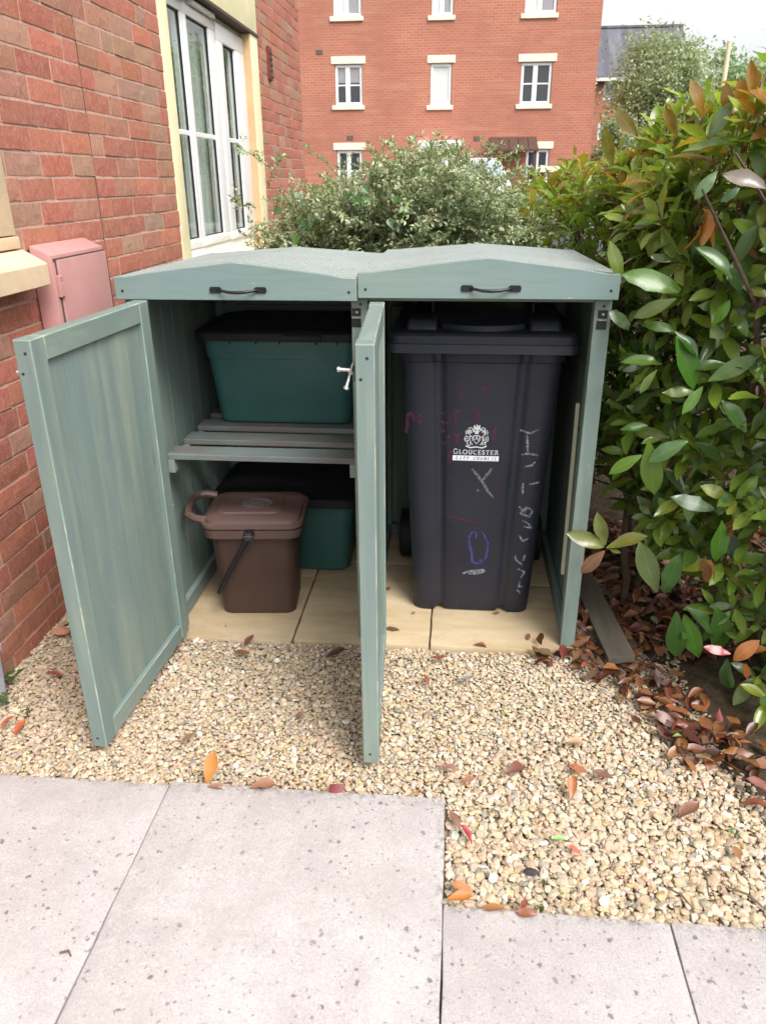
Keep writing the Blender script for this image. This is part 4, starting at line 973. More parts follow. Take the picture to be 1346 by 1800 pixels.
fallen(370, 1348, .085, (.46,.17,.025), 78, 'glossy orange leaf propped upright against the concrete paving edge', 1, stand=1.2, z=.045)
fallen(384, 1384, .06, (.30,.14,.09), 5, 'flat brown leaf at the base of the upright orange leaf', 2)
fallen(462, 1386, .075, (.33,.15,.09), 2, 'long pinkish brown leaf along the paving edge, left of the red scrap', 3)
fallen(34, 1278, .055, (.42,.09,.03), 80, 'orange red leaf on the gravel nearest the house wall', 4, stand=.5)
fallen(12, 1268, .05, (.36,.10,.04), 70, 'small orange leaf cut off at the left picture edge', 2, stand=.4)
fallen(95, 1183, .055, (.26,.05,.04), 10, 'dark red leaf on the gravel between wall and left door', 5)
fallen(330, 1297, .05, (.28,.16,.09), 60, 'narrow brown leaf just right of the left door foot', 0)
fallen(305, 1138, .05, (.25,.11,.05), 10, 'brown leaf lying at the hinge side of the left door', 1)
fallen(437, 1126, .055, (.19,.065,.045), 60, 'curled reddish brown leaf at the paving edge below the caddy', 4, stand=.5)
fallen(425, 1147, .055, (.27,.10,.045), 175, 'thin orange brown leaf beside the curled leaf below the caddy', 0)
fallen(590, 1152, .075, (.115,.05,.045), 15, 'dark curled leaf on the gravel left of the middle door', 3, stand=.2)
fallen(547, 1232, .03, (.36,.13,.07), 110, 'small orange brown leaf fragment on open gravel between the doors', 2)
fallen(527, 1257, .035, (.34,.15,.09), 160, 'pinkish leaf fragment nearest the middle of the gravel', 5)
fallen(680, 1036, .04, (.30,.10,.035), 50, 'orange brown leaf on the buff paving right of the middle door', 4, z=.008, stand=.3)
fallen(690, 1106, .05, (.16,.09,.05), 170, 'shrivelled twig-like leaf at the front of the buff paving', 0, z=.006)
fallen(726, 1078, .018, (.10,.05,.03), 30, 'tiny dark leaf scrap in front of the wheelie bin', 3, z=.005)
fallen(872, 1077, .028, (.24,.12,.06), 20, 'curled tan leaf touching the front of the wheelie bin', 1, z=.010)
fallen(928, 1120, .04, (.22,.08,.05), 75, 'curled brown leaf on the buff paving by the right post', 2, z=.008, stand=.5)
fallen(846, 1133, .05, (.22,.07,.04), 5, 'reddish leaf on the front edge of the buff paving', 5, z=.012)
fallen(770, 1156, .055, (.25,.09,.055), 8, 'red brown leaf on gravel just right of the middle door', 1)
fallen(750, 1196, .045, (.27,.09,.05), 110, 'upright brown leaf below the red brown leaf beside the middle door', 2, stand=.6)
fallen(820, 1194, .05, (.21,.18,.16), 15, 'grey brown curled leaf on the gravel in front of the wheelie bin', 3)
fallen(790, 1350, .05, (.33,.17,.15), 160, 'dusty pink leaf on the gravel near the paving corner', 4)
fallen(822, 1371, .045, (.38,.18,.11), 20, 'peach brown leaf beside the dusty pink leaf', 0)
fallen(908, 1349, .075, (.20,.075,.055), 40, 'large dark red brown leaf on open gravel at right', 5, tilt=.3)
fallen(1010, 1303, .055, (.40,.22,.13), 10, 'pale tan leaf on gravel above the large dark leaf', 2)
fallen(1006, 1385, .06, (.42,.14,.05), 80, 'folded orange leaf on the gravel at right', 3, stand=.4)
fallen(1016, 1352, .05, (.36,.12,.06), 150, 'split orange red leaf just above the folded orange leaf', 0)
fallen(1060, 1362, .055, (.20,.10,.07), 155, 'thin brown leaf right of the split orange leaf', 1)
fallen(1210, 1424, .075, (.23,.10,.07), 35, 'large dull brown triangular leaf at the right edge of the gravel', 4, stand=.3)
fallen(1330, 1411, .07, (.26,.075,.045), 150, 'red brown leaf at the right picture edge on the soil', 5)
fallen(1335, 1385, .07, (.24,.08,.06), 140, 'upper red brown leaf at the right picture edge on the soil', 3)
fallen(1310, 1305, .04, (.33,.12,.06), 160, 'small orange leaf lying on the bare soil', 2)
fallen(1295, 1500, .04, (.36,.17,.08), 95, 'ochre leaf fragment near the right edge of the gravel', 1)
fallen(1010, 1494, .035, (.60,.16,.13), 130, 'pink petal-like leaf on the gravel near the foreground paving', 0)
fallen(981, 1474, .035, (.22,.40,.10), 10, 'fresh light green leaf beside the pink petal-like leaf', 2, name='green_leaf')
fallen(948, 1447, .022, (.50,.12,.04), 60, 'tiny bright orange leaf above the light green leaf', 4)
fallen(1150, 1090, .05, (.19,.25,.13), 100, 'pale green leaf lying on the drift of brown leaves', 1, z=.045, name='green_leaf')
fallen(1192, 1293, .035, (.22,.33,.10), 20, 'small green leaf at the edge of the leaf drift', 5, z=.03, name='green_leaf')
fallen(812, 1560, .05, (.50,.22,.10), 160, 'pale orange leaf in the corner of the two paving slabs', 0)
fallen(808, 1580, .055, (.48,.15,.02), 8, 'bright orange leaf in the corner of the two paving slabs', 3, z=.022)
fallen(868, 1597, .06, (.40,.17,.06), 175, 'narrow orange leaf along the lower paving edge', 2, z=.022)
fallen(925, 1606, .045, (.27,.09,.045), 175, 'red brown leaf tucked against the lower paving edge', 4, z=.022)
fallen(920, 1590, .03, (.25,.07,.035), 60, 'small curled red leaf above the lower paving edge', 1)
fallen(800, 1440, .05, (.25,.12,.09), 120, 'purplish brown leaf standing beside the paving corner', 5, stand=.5)
fallen(818, 1468, .05, (.32,.02,.03), 130, 'deep red leaf in the gravel strip beside the paving side', 3, stand=.3)
fallen(733, 1392, .022, (.55,.20,.04), 70, 'tiny orange scrap of leaf left of the paving corner', 2)
fallen(190, 1100, .001, BR, 0, None, 0) if False else None
# red scrap by the paving edge
p = at(591, 1388, Z=.024); mb = MB(Matrix.Translation(p) @ Matrix.Rotation(R(8), 4, 'Z') @ Matrix.Rotation(R(48), 4, 'X')); mb.add([(-.021,-.014,0),(-.001,-.015,.003),(.018,-.014,0),(.021,.013,0),(.002,.014,.004),(-.017,.013,0)], [(0,1,4,5),(1,2,3,4)])
tag(mb.build('red_scrap', simple('red_leaf_scrap', (.15,.006,.009), .4, .4, 40), loc=p, smooth=60), 'square deep red scrap lying against the concrete paving edge', 'scrap')
# small twigs
for k, (a, b, lab) in enumerate((((1280,1560),(1346,1600),'thin grey twig on the gravel at the right picture edge'), ((1170,1560),(1220,1600),'thin brown twig near the lower paving edge'), ((105,1676),(125,1682),'tiny dry twig lying on the left concrete slab'), ((1235,1530),(1245,1575),'pale grass stalk among the gravel at right'))):
    p, q = at(*a, Z=.022), at(*b, Z=.022); mb = MB(); mm = (p+q)/2+Vector((.004,.006,.004)); mb.tube([p, mm, q], [.0022,.0026,.0015], 6); tag(mb.build('twig', M['twig'], loc=p, smooth=60), lab, 'twig')
# weeds at the wall foot and a mossy tuft in the gravel
def weed(px, py, n, s, label, col):
    p = at(px, py, Z=.015); t = thing('weed', p, label, 'weed'); idx, mats, cols = [], [], []
    for k in range(n):
        a = random.uniform(0, 6.28); e = random.uniform(.1, .9); idx.append(k % 3); mats.append(np.array(frame(p+Vector((random.gauss(0,s*.4), random.gauss(0,s*.4), random.uniform(0,s*.7))), (math.cos(a), math.sin(a), e), (0,0,1), random.uniform(.6,1.1)*s))); cols.append(jit(col, .3))
    merged('leaf_cluster', SL, idx, mats, cols, M['leaf_attr'], t); mb = MB()
    for k in range(3): mb.tube([p-Vector((0,0,.01)), p+Vector((random.gauss(0,s*.3), random.gauss(0,s*.3), s*.7))], .0012, 5)
    mb.build('stem', M['red_stem'], t)
weed(14, 1205, 12, .040, 'leafy green weed at the foot of the wall by the picture edge', (.06,.14,.03))
weed(10, 1235, 8, .036, 'lower green weed below the leafy weed at the left edge', (.07,.16,.035))
weed(48, 1255, 9, .016, 'small sprig of weed on the gravel near the left edge', (.07,.10,.04))
weed(955, 1555, 26, .009, 'mossy tuft growing beside the dark grey pebble', (.12,.14,.04))
weed(950, 1600, 22, .009, 'mossy tuft against the lower paving edge', (.15,.16,.05))
weed(1292, 1470, 7, .016, 'tiny green seedling near the right edge of the gravel', (.10,.24,.07))

# ================================================================== HEDGE SHRUB (right)
hd_ = thing('hedge_shrub', (1.15, .6, 0), 'large glossy leaved shrub with bronze young leaves beside the store', 'shrub')
GREEN = [(.120,.190,.034), (.155,.235,.038), (.090,.155,.036), (.185,.265,.042), (.115,.170,.070)]
YEL = [(.25,.31,.045), (.30,.36,.07), (.20,.28,.04)]
BRZ = [(.36,.24,.035), (.32,.25,.04), (.40,.22,.04), (.30,.14,.03)]
leaves = []          # (matrix, colour, proto)
stems = MB()
def leaf_at(pos, a, n, s, col): leaves.append((frame(pos, a, n, s), jit(col, .24), random.randrange(10)))
def sprig(tip, d, nl, s, pal, stemlen=.12, back=True):
    d = Vector(d).normalized(); tip = Vector(tip); sd_ = d.orthogonal().normalized(); sb = d.cross(sd_); base = tip-d*stemlen+Vector((0,0,-.02))
    if back: stems.tube([base, (base+tip)/2+rv()*.006, tip], [.0030, .0024, .0014], 5)
    ph = random.uniform(0, 6.28)
    for k in range(nl):
        f = k/max(1, nl-1); an = ph+k*2.4; inc = R(28+46*(1-f)+random.uniform(-14,14)) if f < .98 else R(15)
        pos = tip-d*stemlen*.62*(1-f); rad = sd_*math.cos(an)+sb*math.sin(an)
        a = (d*math.cos(inc)+rad*math.sin(inc)); a.z -= .10; nn = (d*math.sin(inc)-rad*math.cos(inc))+Vector((0,0,.35))
        leaf_at(pos+rad*.006, a, nn, s*random.uniform(.72,1.12)*(.62 if f > .8 else 1), random.choice(pal))
def hx_left(y): return .665 if y < .92 else (.665-(y-.92)*.75 if y < 1.25 else .42)
def hz_top(x, y):
    t = min(1, max(0, (x-hx_left(y))/.28)); base = 1.47+.25*t if y < 1.0 else 1.40+.14*t
    return base+.05*mnoise.noise((x*3, y*3, 5))
def hz_bot(x, y): return max(.10, .56-1.15*(x-.66)) if y < 1.0 else .4
def hy_front(x): return max(-.40, .06-1.15*(x-.68))
def inside(x, y, z): return hx_left(y) < x < 2.0 and hy_front(x) < y < 3.1 and hz_bot(x, y) < z < hz_top(x, y)
cnt = 0; tries = 0
while cnt < 1750 and tries < 400000:
    tries += 1; x = random.uniform(.42, 1.75); y = random.uniform(.9, 3.0) if random.random() < .38 else random.uniform(-.42, 1.0); z = random.uniform(.1, 1.78)
    if not inside(x, y, z): continue
    dl, df, dt = x-hx_left(y), y-hy_front(x), hz_top(x, y)-z; dmin = min(dl, df, dt)
    shell = dmin < .13
    if not shell and (random.random() < .72 or dmin > .45): continue
    d = Vector((0,0,.55))
    if dl < .2: d += Vector((-1.0*(1-dl/.2),0,0))
    if df < .2: d += Vector((-.3,-1.0*(1-df/.2),0))
    if dt < .2: d += Vector((0,0,1.2*(1-dt/.2)))
    d += rv()*.55
    if dt < .08: pal = BRZ[:3]+YEL+YEL+[GREEN[3]]
    elif dt < .25: pal = YEL+[GREEN[1], GREEN[3]]
    elif shell: pal = GREEN+[YEL[2]] if random.random() < .6 else GREEN[1:4]+YEL
    else: pal = GREEN
    sprig((x, y, z), d, random.randint(6, 9), random.uniform(.082, .115), pal); cnt += 1
# individual leaves read off the photograph: base px, tip px, depth y, colour
HERO = [((1062,962),(1008,938),-.12,(.22,.24,.05)), ((1064,958),(1050,906),-.12,(.20,.25,.08)), ((1066,963),(1133,940),-.13,(.22,.22,.04)), ((1062,968),(1020,1009),-.13,(.42,.18,.10)), ((1070,966),(1090,970),-.13,(.20,.24,.04)),
 ((1154,1040),(1127,965),-.20,(.16,.22,.07)), ((1166,1043),(1190,985),-.20,(.07,.16,.03)), ((1188,1075),(1190,1160),-.27,(.055,.14,.025)), ((1202,1078),(1228,1158),-.27,(.07,.17,.025)), ((1205,1068),(1270,1110),-.25,(.045,.105,.022)), ((1258,1068),(1280,1150),-.24,(.055,.12,.022)),
 ((1283,1150),(1240,1137),-.33,(.55,.16,.14)), ((1288,1162),(1325,1130),-.33,(.58,.22,.08)), ((1300,1148),(1346,1134),-.32,(.40,.16,.05)), ((1278,1158),(1275,1220),-.33,(.06,.12,.05)), ((1310,1165),(1314,1195),-.33,(.40,.12,.04)),
 ((1255,897),(1186,873),-.20,(.16,.23,.13)), ((1262,905),(1275,868),-.20,(.12,.20,.07)), ((1268,915),(1265,990),-.24,(.07,.17,.02)), ((1278,925),(1295,990),-.20,(.10,.15,.12)),
 ((1195,512),(1110,475),-.12,(.12,.26,.03)), ((1188,525),(1118,553),-.14,(.16,.26,.06)), ((1186,580),(1140,568),-.10,(.11,.23,.02)), ((1186,582),(1228,622),-.13,(.06,.15,.02)), ((1188,590),(1227,680),-.14,(.075,.17,.025)), ((1155,650),(1123,685),-.12,(.20,.30,.08)), ((1163,640),(1104,625),-.10,(.17,.27,.04)),
 ((1222,690),(1167,688),-.15,(.17,.30,.04)), ((1235,680),(1200,725),-.16,(.15,.29,.05)), ((1218,650),(1273,633),-.14,(.09,.19,.02)), ((1245,670),(1330,625),-.16,(.10,.18,.02)), ((1208,775),(1142,805),-.16,(.15,.24,.10)), ((1220,778),(1275,805),-.15,(.055,.13,.03)), ((1140,775),(1148,870),-.13,(.13,.24,.03)), ((1128,800),(1072,828),-.13,(.13,.25,.03)), ((1090,755),(1135,745),-.08,(.07,.16,.02)),
 ((1286,490),(1242,428),-.20,(.13,.25,.05)), ((1290,470),(1320,400),-.20,(.12,.21,.07)), ((1270,470),(1340,520),-.16,(.05,.11,.04)), ((1250,575),(1282,530),-.17,(.11,.22,.02)), ((1090,500),(1080,430),-.02,(.18,.24,.04)), ((1106,580),(1078,545),-.03,(.09,.19,.025)),
 ((1260,300),(1225,345),-.15,(.10,.18,.06)), ((1300,330),(1270,350),-.15,(.07,.15,.06)), ((1244,245),(1285,180),-.05,(.12,.16,.06)), ((1346,330),(1285,298),-.32,(.45,.36,.30)), ((1310,760),(1278,705),-.22,(.06,.14,.03)), ((1320,760),(1346,720),-.22,(.07,.15,.03)), ((1320,790),(1346,775),-.24,(.16,.20,.13)),
 ((1330,170),(1318,112),.0,(.36,.17,.02)), ((1280,200),(1276,150),.1,(.32,.16,.02)), ((1308,200),(1300,140),.05,(.34,.17,.02)), ((1235,205),(1222,142),.1,(.30,.18,.02)), ((1190,240),(1170,190),.2,(.28,.17,.03)), ((1120,240),(1080,190),.3,(.26,.17,.03)), ((1076,290),(1062,225),.4,(.20,.18,.03))]
for b, t_, Y, col in HERO:
    p, q = at(*b, Y=Y), at(*t_, Y=Y-random.uniform(.0,.03)); a = q-p; s = a.length
    view = (CPOS-p).normalized(); leaf_at(p, a, view+Vector((0,0,.45))+rv()*.35, s*1.04, tuple(k*.85 for k in col))
def dead_cluster(px, py, Y, n, s):
    p = at(px, py, Y=Y)
    for k in range(n): leaf_at(p+rv()*.012, Vector((random.gauss(0,.35), random.gauss(0,.35), -1)), rv(), s*random.uniform(.7,1.1), (.26,.10,.03) if k % 2 else (.33,.155,.06))
dead_cluster(1243, 985, -.25, 4, .075); dead_cluster(1290, 915, -.24, 4, .07); dead_cluster(1238, 372, -.12, 5, .09); dead_cluster(1312, 430, -.1, 2, .05)
# rank leaves by size in the picture; the 300 largest are parts of their own
def lrank(L):
    m = L[0]; p = m.translation; u, v, d = project(p)
    if d < .2 or not (880 < u < 1380 and 80 < v < 1260): return 0
    return m.col[0].length/d*(1.6 if p.y < .1 or p.z > 1.45 else .6)
nh = 4*0; heroes = set(range(len(leaves)-len(HERO)-15, len(leaves)))
order = sorted(range(len(leaves)), key=lambda i: -(1e3 if i in heroes else lrank(leaves[i]))); big = set(order[:300])
HME = [leaf_me('leaf', g, M['leaf_obj']) for g in HL]
idx, mats, cols = [], [], []
for i, (m, col, k) in enumerate(leaves):
    if i in big:
        o = bpy.data.objects.new('leaf', HME[k]); COL.objects.link(o); o.parent = hd_; m2 = m.copy(); m2.translation = m.translation-ORG[hd_.name]; o.matrix_local = m2; o.color = (*col, 1)
    else: idx.append(k); mats.append(np.array(m)); cols.append(col)
tag(merged('foliage', HL, idx, mats, cols, M['leaf_attr'], hd_), kind='stuff')
stems.build('stem', M['red_stem'], hd_, smooth=60)
for base, tops in (((.80,.33,-.02), ((.74,.22,.55), (.70,.15,.95))), ((.86,.42,-.02), ((.90,.35,.7), (.86,.1,1.2))), ((1.02,.10,-.02), ((1.0,.0,.6), (.92,-.15,1.15), (1.0,-.1,1.5))), ((.92,.75,-.02), ((.80,.7,.6), (.70,.55,1.2))), ((1.2,.5,-.02), ((1.15,.3,.8), (1.2,.2,1.5))), ((.72,.9,-.02), ((.72,.8,.5), (.76,.5,1.0))), ((.9,1.6,-.02), ((.8,1.5,.7), (.65,1.4,1.3))), ((1.0,2.4,-.02), ((.9,2.2,.8), (.7,2.0,1.35)))):
    pts = [Vector(base)]+[Vector(t_) for t_ in tops]; mb = MB(); fine = [pts[0]]
    for a, b in zip(pts[:-1], pts[1:]):
        for k in range(1, 5): fine.append(a+(b-a)*k/4+rv()*.012)
    mb.tube(fine, [.015-.009*i/len(fine) for i in range(len(fine))], 8)
    for k in range(5):
        j = random.randrange(2, len(fine)-1); q = fine[j]; e = q+Vector((random.uniform(-.25,.1), random.uniform(-.3,.15), random.uniform(.05,.3))); mb.tube([q, (q+e)/2+rv()*.03, e], [.006,.0045,.0025], 6)
    mb.build('trunk', M['bark'], hd_, smooth=60)

# ================================================================== VARIEGATED BUSH (behind the store)
bs = thing('variegated_bush', (-.2, 1.75, 0), 'arching bush with small pale variegated leaves behind the store', 'bush')
tw = MB(); idx, mats, cols = [], [], []
VC = [((.40,.44,.27), 5), ((.28,.35,.18), 6), ((.56,.56,.40), 4), ((.17,.25,.105), 4), ((.36,.39,.17), 2)]
VW = [w_ for _, w_ in VC]
def bush_top(x, y):
    # outline in the picture: shoulder at left 1.33, crest at about x=0..0.25
    t = (x+.95)/1.5; s = 1.31+.22*math.sin(math.pi*min(1, max(0, t)))**.8
    if x > -.25: s += .09*math.exp(-((x-.05)/.30)**2)
    s -= .07*max(0, min(1, (-.25-x)/.2))
    return s-.12*abs(y-1.8)
def twig_path(p0, p1, sag, n=9):
    pts = []; mid = (p0+p1)/2+Vector((0,0,sag))
    for k in range(n+1):
        t = k/n; pts.append(p0*(1-t)**2+mid*2*t*(1-t)+p1*t*t+rv()*.008)
    return pts
def clothe(pts, dens, s0, s1, start=.2, shade=1.0):
    L = sum((b-a).length for a, b in zip(pts[:-1], pts[1:])); n = int(L*dens)
    for k in range(n):
        f = start+(1-start)*k/n; q = f*(len(pts)-1); i = min(len(pts)-2, int(q)); p = pts[i].lerp(pts[i+1], q-i); t = (pts[i+1]-pts[i]).normalized()
        sd_ = t.orthogonal().normalized(); sb = t.cross(sd_); an = random.uniform(0, 6.28); rad = sd_*math.cos(an)+sb*math.sin(an)
        a = t*.7+rad*.8+Vector((0,0,.15)); idx.append(random.randrange(3)); mats.append(np.array(frame(p+rad*.003, a, rad*-.5+t*.3+Vector((0,0,.9)), random.uniform(s0, s1)))); cols.append(jit(random.choices([q_[0] for q_ in VC], VW)[0], .22))
for k in range(760):
    x = random.uniform(-.72, .50); y = 1.12+1.3*random.random()**1.5; zt = bush_top(x, y)
    r0 = Vector((-.2+.75*(x+.2)*random.uniform(.3,1), y*.4+1.75*.6, random.uniform(.3, 1.0)))
    z1 = zt*random.uniform(.80, 1.0) if random.random() < .72 else random.uniform(.75, zt)
    p1 = Vector((x, y+random.uniform(-.12,.05), z1)); pts = twig_path(r0, p1, random.uniform(.08,.35))
    tw.tube(pts[::2]+[pts[-1]], [.0035,.0030,.0025,.002,.0015,.001][:len(pts[::2])+1], 4); clothe(pts, 100, .016, .027, .35)
    for j in range(5):                                   # side shoots
        q = pts[random.randrange(5, len(pts))]; e = q+Vector((random.gauss(0,.09), random.gauss(-.03,.07), random.gauss(.01,.06))); sp2 = twig_path(q, e, .02, 4); tw.tube(sp2[::2], [.0015,.0012,.0008], 4); clothe(sp2, 165, .014, .025, .05)
# long shoots standing clear of the mass
for a, b, Y in (((480,300),(418,262),1.6), ((450,365),(412,372),1.4), ((700,330),(645,262),1.9), ((740,310),(712,240),2.0), ((800,320),(803,237),2.0), ((830,330),(880,250),2.0), ((850,330),(935,290),1.9), ((690,310),(650,300),1.9), ((760,300),(745,250),2.1), ((810,340),(905,305),1.9), ((880,340),(930,320),1.7), ((860,310),(905,270),2.0), ((470,330),(495,270),1.6), ((790,300),(780,245),2.0), ((655,330),(640,285),1.8), ((880,320),(950,300),2.0), ((720,280),(690,262),2.0)):
    p, q = at(*a, Y=Y), at(*b, Y=Y-.08); pts = twig_path(p, q, .03, 7); tw.tube(pts, [.002-.0002*i for i in range(8)], 4); clothe(pts, 150, .016, .027, .0)
    for j in range(3):
        s_ = pts[random.randrange(2, 7)]; sp2 = twig_path(s_, s_+Vector((random.gauss(0,.05), random.gauss(0,.05), random.gauss(.03,.04))), .01, 4); clothe(sp2, 130, .018, .03, .05)
tag(merged('foliage', SL, idx, mats, cols, M['small_leaf'], bs), kind='stuff'); tw.build('twig', M['twig'], bs)
for k in range(6):
    b = Vector((-.2+random.uniform(-.25,.25), 1.8+random.uniform(-.2,.2), -.05)); t_ = Vector((b.x*2.2+random.uniform(-.2,.2), b.y+random.uniform(-.3,.2), random.uniform(.9,1.15))); mb = MB(); mb.tube(twig_path(b, t_, .1, 6), [.016-.0018*i for i in range(7)], 7); mb.build('trunk', M['bark'], bs, smooth=60)
print('bush leaves', len(idx))
# bindweed climbing through it
bw = thing('bindweed', (-.55, 1.2, .9), 'bindweed vine with broad green leaves climbing over the variegated bush', 'vine')
def heart():
    V = [(0,0,0)]; pts = [(-.10,.05),(-.22,.22),(-.12,.42),(.15,.46),(.45,.34),(.75,.16),(1,0)]; V += [(x, y, .10*abs(y)) for x, y in pts]+[(x, -y, .10*abs(y)) for x, y in reversed(pts[:-1])]; n = len(V)
    me = bpy.data.meshes.new('leaf'); me.from_pydata(V, [], [(0, i, i+1) for i in range(1, n-1)]+[(0, n-1, 1)]); me.materials.append(M['leaf_obj']); me.attributes.new('mid', 'FLOAT', 'POINT'); return me
HT = heart()
vine = []
for px, py, s in ((525,340,.055),(625,345,.060),(645,348,.05),(610,338,.055),(710,365,.06),(530,385,.065),(548,378,.05),(520,415,.055),(515,430,.05),(580,368,.035),(542,362,.03),(695,345,.04),(685,388,.045),(490,365,.05),(640,330,.04)):
    p = at(px, py, Y=1.06+random.uniform(0,.05)); m = frame(p, Vector((random.gauss(0,.5), -.25, -.8)), (CPOS-p).normalized()+rv()*.4+Vector((0,0,.3)), s*.78); m2 = m.copy(); m2.translation = m.translation-ORG[bw.name]
    o = bpy.data.objects.new('leaf', HT); COL.objects.link(o); o.parent = bw; o.matrix_local = m2; o.color = (*jit((.085,.19,.045), .3), 1); vine.append(p)
mb = MB(); vine.sort(key=lambda p: p.x)
for a, b in zip(vine[:-1], vine[1:]):
    mm = (a+b)/2+Vector((0,.03,-.03)); mb.tube([a+Vector((0,.01,0)), mm, b+Vector((0,.01,0))], .0012, 4)
mb.build('stem', M['red_stem'], bw)

# ================================================================== BACKGROUND BUILDINGS
YB = 26.0
def bp_(px, py): return at(px, py, Y=YB)
bl = thing('apartment_block', (0, YB+4, 0), 'tall red brick apartment block with cream lintels across the road', 'apartment block')
x_right = bp_(1055, 60).x; x_left = -14.0
wins = []       # (x0,x1,z0,z1,style)
def wrect(a, b, style):
    p, q = bp_(*a), bp_(*b); return (p.x, q.x, q.z, p.z, style)
rows = [wrect((588,113),(637,184), 'blind'), wrect((757,111),(792,184), 'net'), wrect((917,109),(966,182), 'plain')]
low = [wrect((592,264),(637,335), 'plain'), wrect((925,262),(961,320), 'plain')]
dz = rows[0][2]-low[0][2]+(low[0][3]-low[0][2]-(rows[0][3]-rows[0][2]))*0
top = [(r[0], r[1], r[2]+2.50, r[3]+2.50, 'top') for r in rows]
wins = rows+low+top
holes = [(r[0]-.01, r[1]+.01, r[2]-.01, r[3]+.01) for r in wins]
dp0 = bp_(742, 262); dp1 = bp_(806, 262); holes.append((dp0.x, dp1.x, .12, dp0.z))
mb = MB(); holes_wall(mb, x_left, x_right, -.1, 9.2, holes, lambda u, z, d: (u, YB+d, z))
for h in holes:
    for a, b in (((h[0],h[2]),(h[0],h[3])), ((h[1],h[2]),(h[1],h[3])), ((h[0],h[2]),(h[1],h[2])), ((h[0],h[3]),(h[1],h[3]))):
        mb.quad((a[0],YB,a[1]), (b[0],YB,b[1]), (b[0],YB+.14,b[1]), (a[0],YB+.14,a[1]))
mb.quad((x_right,YB,-.1), (x_right,YB+9,-.1), (x_right,YB+9,9.2), (x_right,YB,9.2)); mb.quad((x_left,YB,-.1), (x_left,YB+9,-.1), (x_left,YB+9,9.2), (x_left,YB,9.2)); mb.quad((x_left,YB+9,-.1), (x_right,YB+9,-.1), (x_right,YB+9,9.2), (x_left,YB+9,9.2))
mb.build('wall', M['far_brick'], bl)
mb = MB(); mb.prism([(YB-.4,9.2), (YB+9.4,9.2), (YB+4.5,12.6)], x_left-.2, x_right+.2, axis=0); mb.build('roof', M['slate'], bl)
mb = MB(); mb.box((x_left, YB+.75, 0), (x_right-.3, YB+.8, 9.0)); mb.build('room_back', M['room'], bl)
for (x0, x1, z0, z1, sty) in wins:
    fw = .085; mb = MB(); ya, yb_ = YB+.06, YB+.13
    mb.box((x0,ya,z0),(x1,yb_,z0+fw)); mb.box((x0,ya,z1-fw),(x1,yb_,z1)); mb.box((x0,ya,z0+fw),(x0+fw,yb_,z1-fw)); mb.box((x1-fw,ya,z0+fw),(x1,yb_,z1-fw))
    if sty != 'net': xm = x0+(x1-x0)*.46; mb.box((xm-.075,ya,z0+fw),(xm+.075,yb_,z1-fw))
    wo2 = mb.build('window', M['white_upvc'], bl, bevel=.008)
    spans = [(x0+fw, x1-fw)] if sty == 'net' else [(x0+fw, xm-.075), (xm+.075, x1-fw)]
    for k, (a, b) in enumerate(spans):
        MB().box((a, YB+.10, z0+fw), (b, YB+.108, z1-fw)).build('pane', M['far_glass'] if sty != 'net' else M['net'], wo2)
        if sty != 'net': MB().box((a, YB+.088, (z0+z1)/2-.02), (b, YB+.099, (z0+z1)/2+.02)).build('glazing_bar', M['white_upvc'], wo2)
        if sty == 'blind': MB().box((a+.005, YB+.094, z0+(z1-z0)*.56), (b-.005, YB+.0985, z1-fw-.005)).build('blind', M['blind'], wo2)
        if sty == 'top': MB().box((a+.005, YB+.092, z0+fw), (b-.005, YB+.097, z1-fw-.005)).build('blind', M['blind'] if k else M['net'], wo2)
    ov = .115
    MB().box((x0-ov, YB-.03, z1+.012), (x1+ov, YB+.02, z1+.225)).build('lintel', M['far_stone'], bl, bevel=.01)
    MB().box((x0-ov, YB-.06, z0-.135), (x1+ov*.6, YB+.055, z0-.005)).build('sill', M['far_stone'], bl, bevel=.01)
for px, py in ((561,91),(615,242),(838,243)):
    p = bp_(px, py); MB().box((p.x-.115, YB-.012, p.z-.075), (p.x+.115, YB+.01, p.z+.075)).build('air_vent', simple('brown_vent', (.13,.085,.07), .8), bl, bevel=.01)
# white canopy and door
a, b = bp_(735, 246), bp_(810, 263); cn = MB(); cn.prism([(YB-.75,b.z+.02), (YB-.75,b.z+.16), (YB-.6,b.z+.22), (YB-.01,a.z), (YB-.01,b.z+.02)], a.x, b.x, axis=0); cn.build('door_canopy', M['white_upvc'], bl, bevel=.02)
dr_ = MB().box((dp0.x, YB+.07, .12), (dp1.x, YB+.12, dp0.z)).build('door', simple('dark_door', (.03,.035,.04), .4), bl, bevel=.01); MB().tube([(dp1.x-.12, YB+.03, 1.0), (dp1.x-.12, YB+.03, 1.25)], .015, 8).build('handle', M['steel'], dr_)
# brown tiled lean-to porch
a, b = bp_(860, 241), bp_(941, 266); pc = MB().box((a.x+.05, YB-1.1, .07), (a.x+.15, YB-1.0, b.z)).build('porch', simple('brown_timber', (.07,.035,.02), .7), bl)
MB().box((b.x-.15, YB-1.1, .07), (b.x-.05, YB-1.0, b.z)).build('post', M['bark'], pc)
n = 5
for k in range(n):
    x0 = a.x+(b.x-a.x)*k/n; mb = MB(); mb.loft([[Vector((x0+.01,YB-1.15,b.z-.02)), Vector((x0+(b.x-a.x)/n-.01,YB-1.15,b.z-.02)), Vector((x0+(b.x-a.x)/n-.01,YB-1.15,b.z+.04)), Vector((x0+.01,YB-1.15,b.z+.04))], [Vector((x0+.01,YB-.02,a.z-.05)), Vector((x0+(b.x-a.x)/n-.01,YB-.02,a.z-.05)), Vector((x0+(b.x-a.x)/n-.01,YB-.02,a.z+.01)), Vector((x0+.01,YB-.02,a.z+.01))]]); mb.build('roof_tile', simple('brown_roof_tile', (.085,.045,.03), .8), pc)
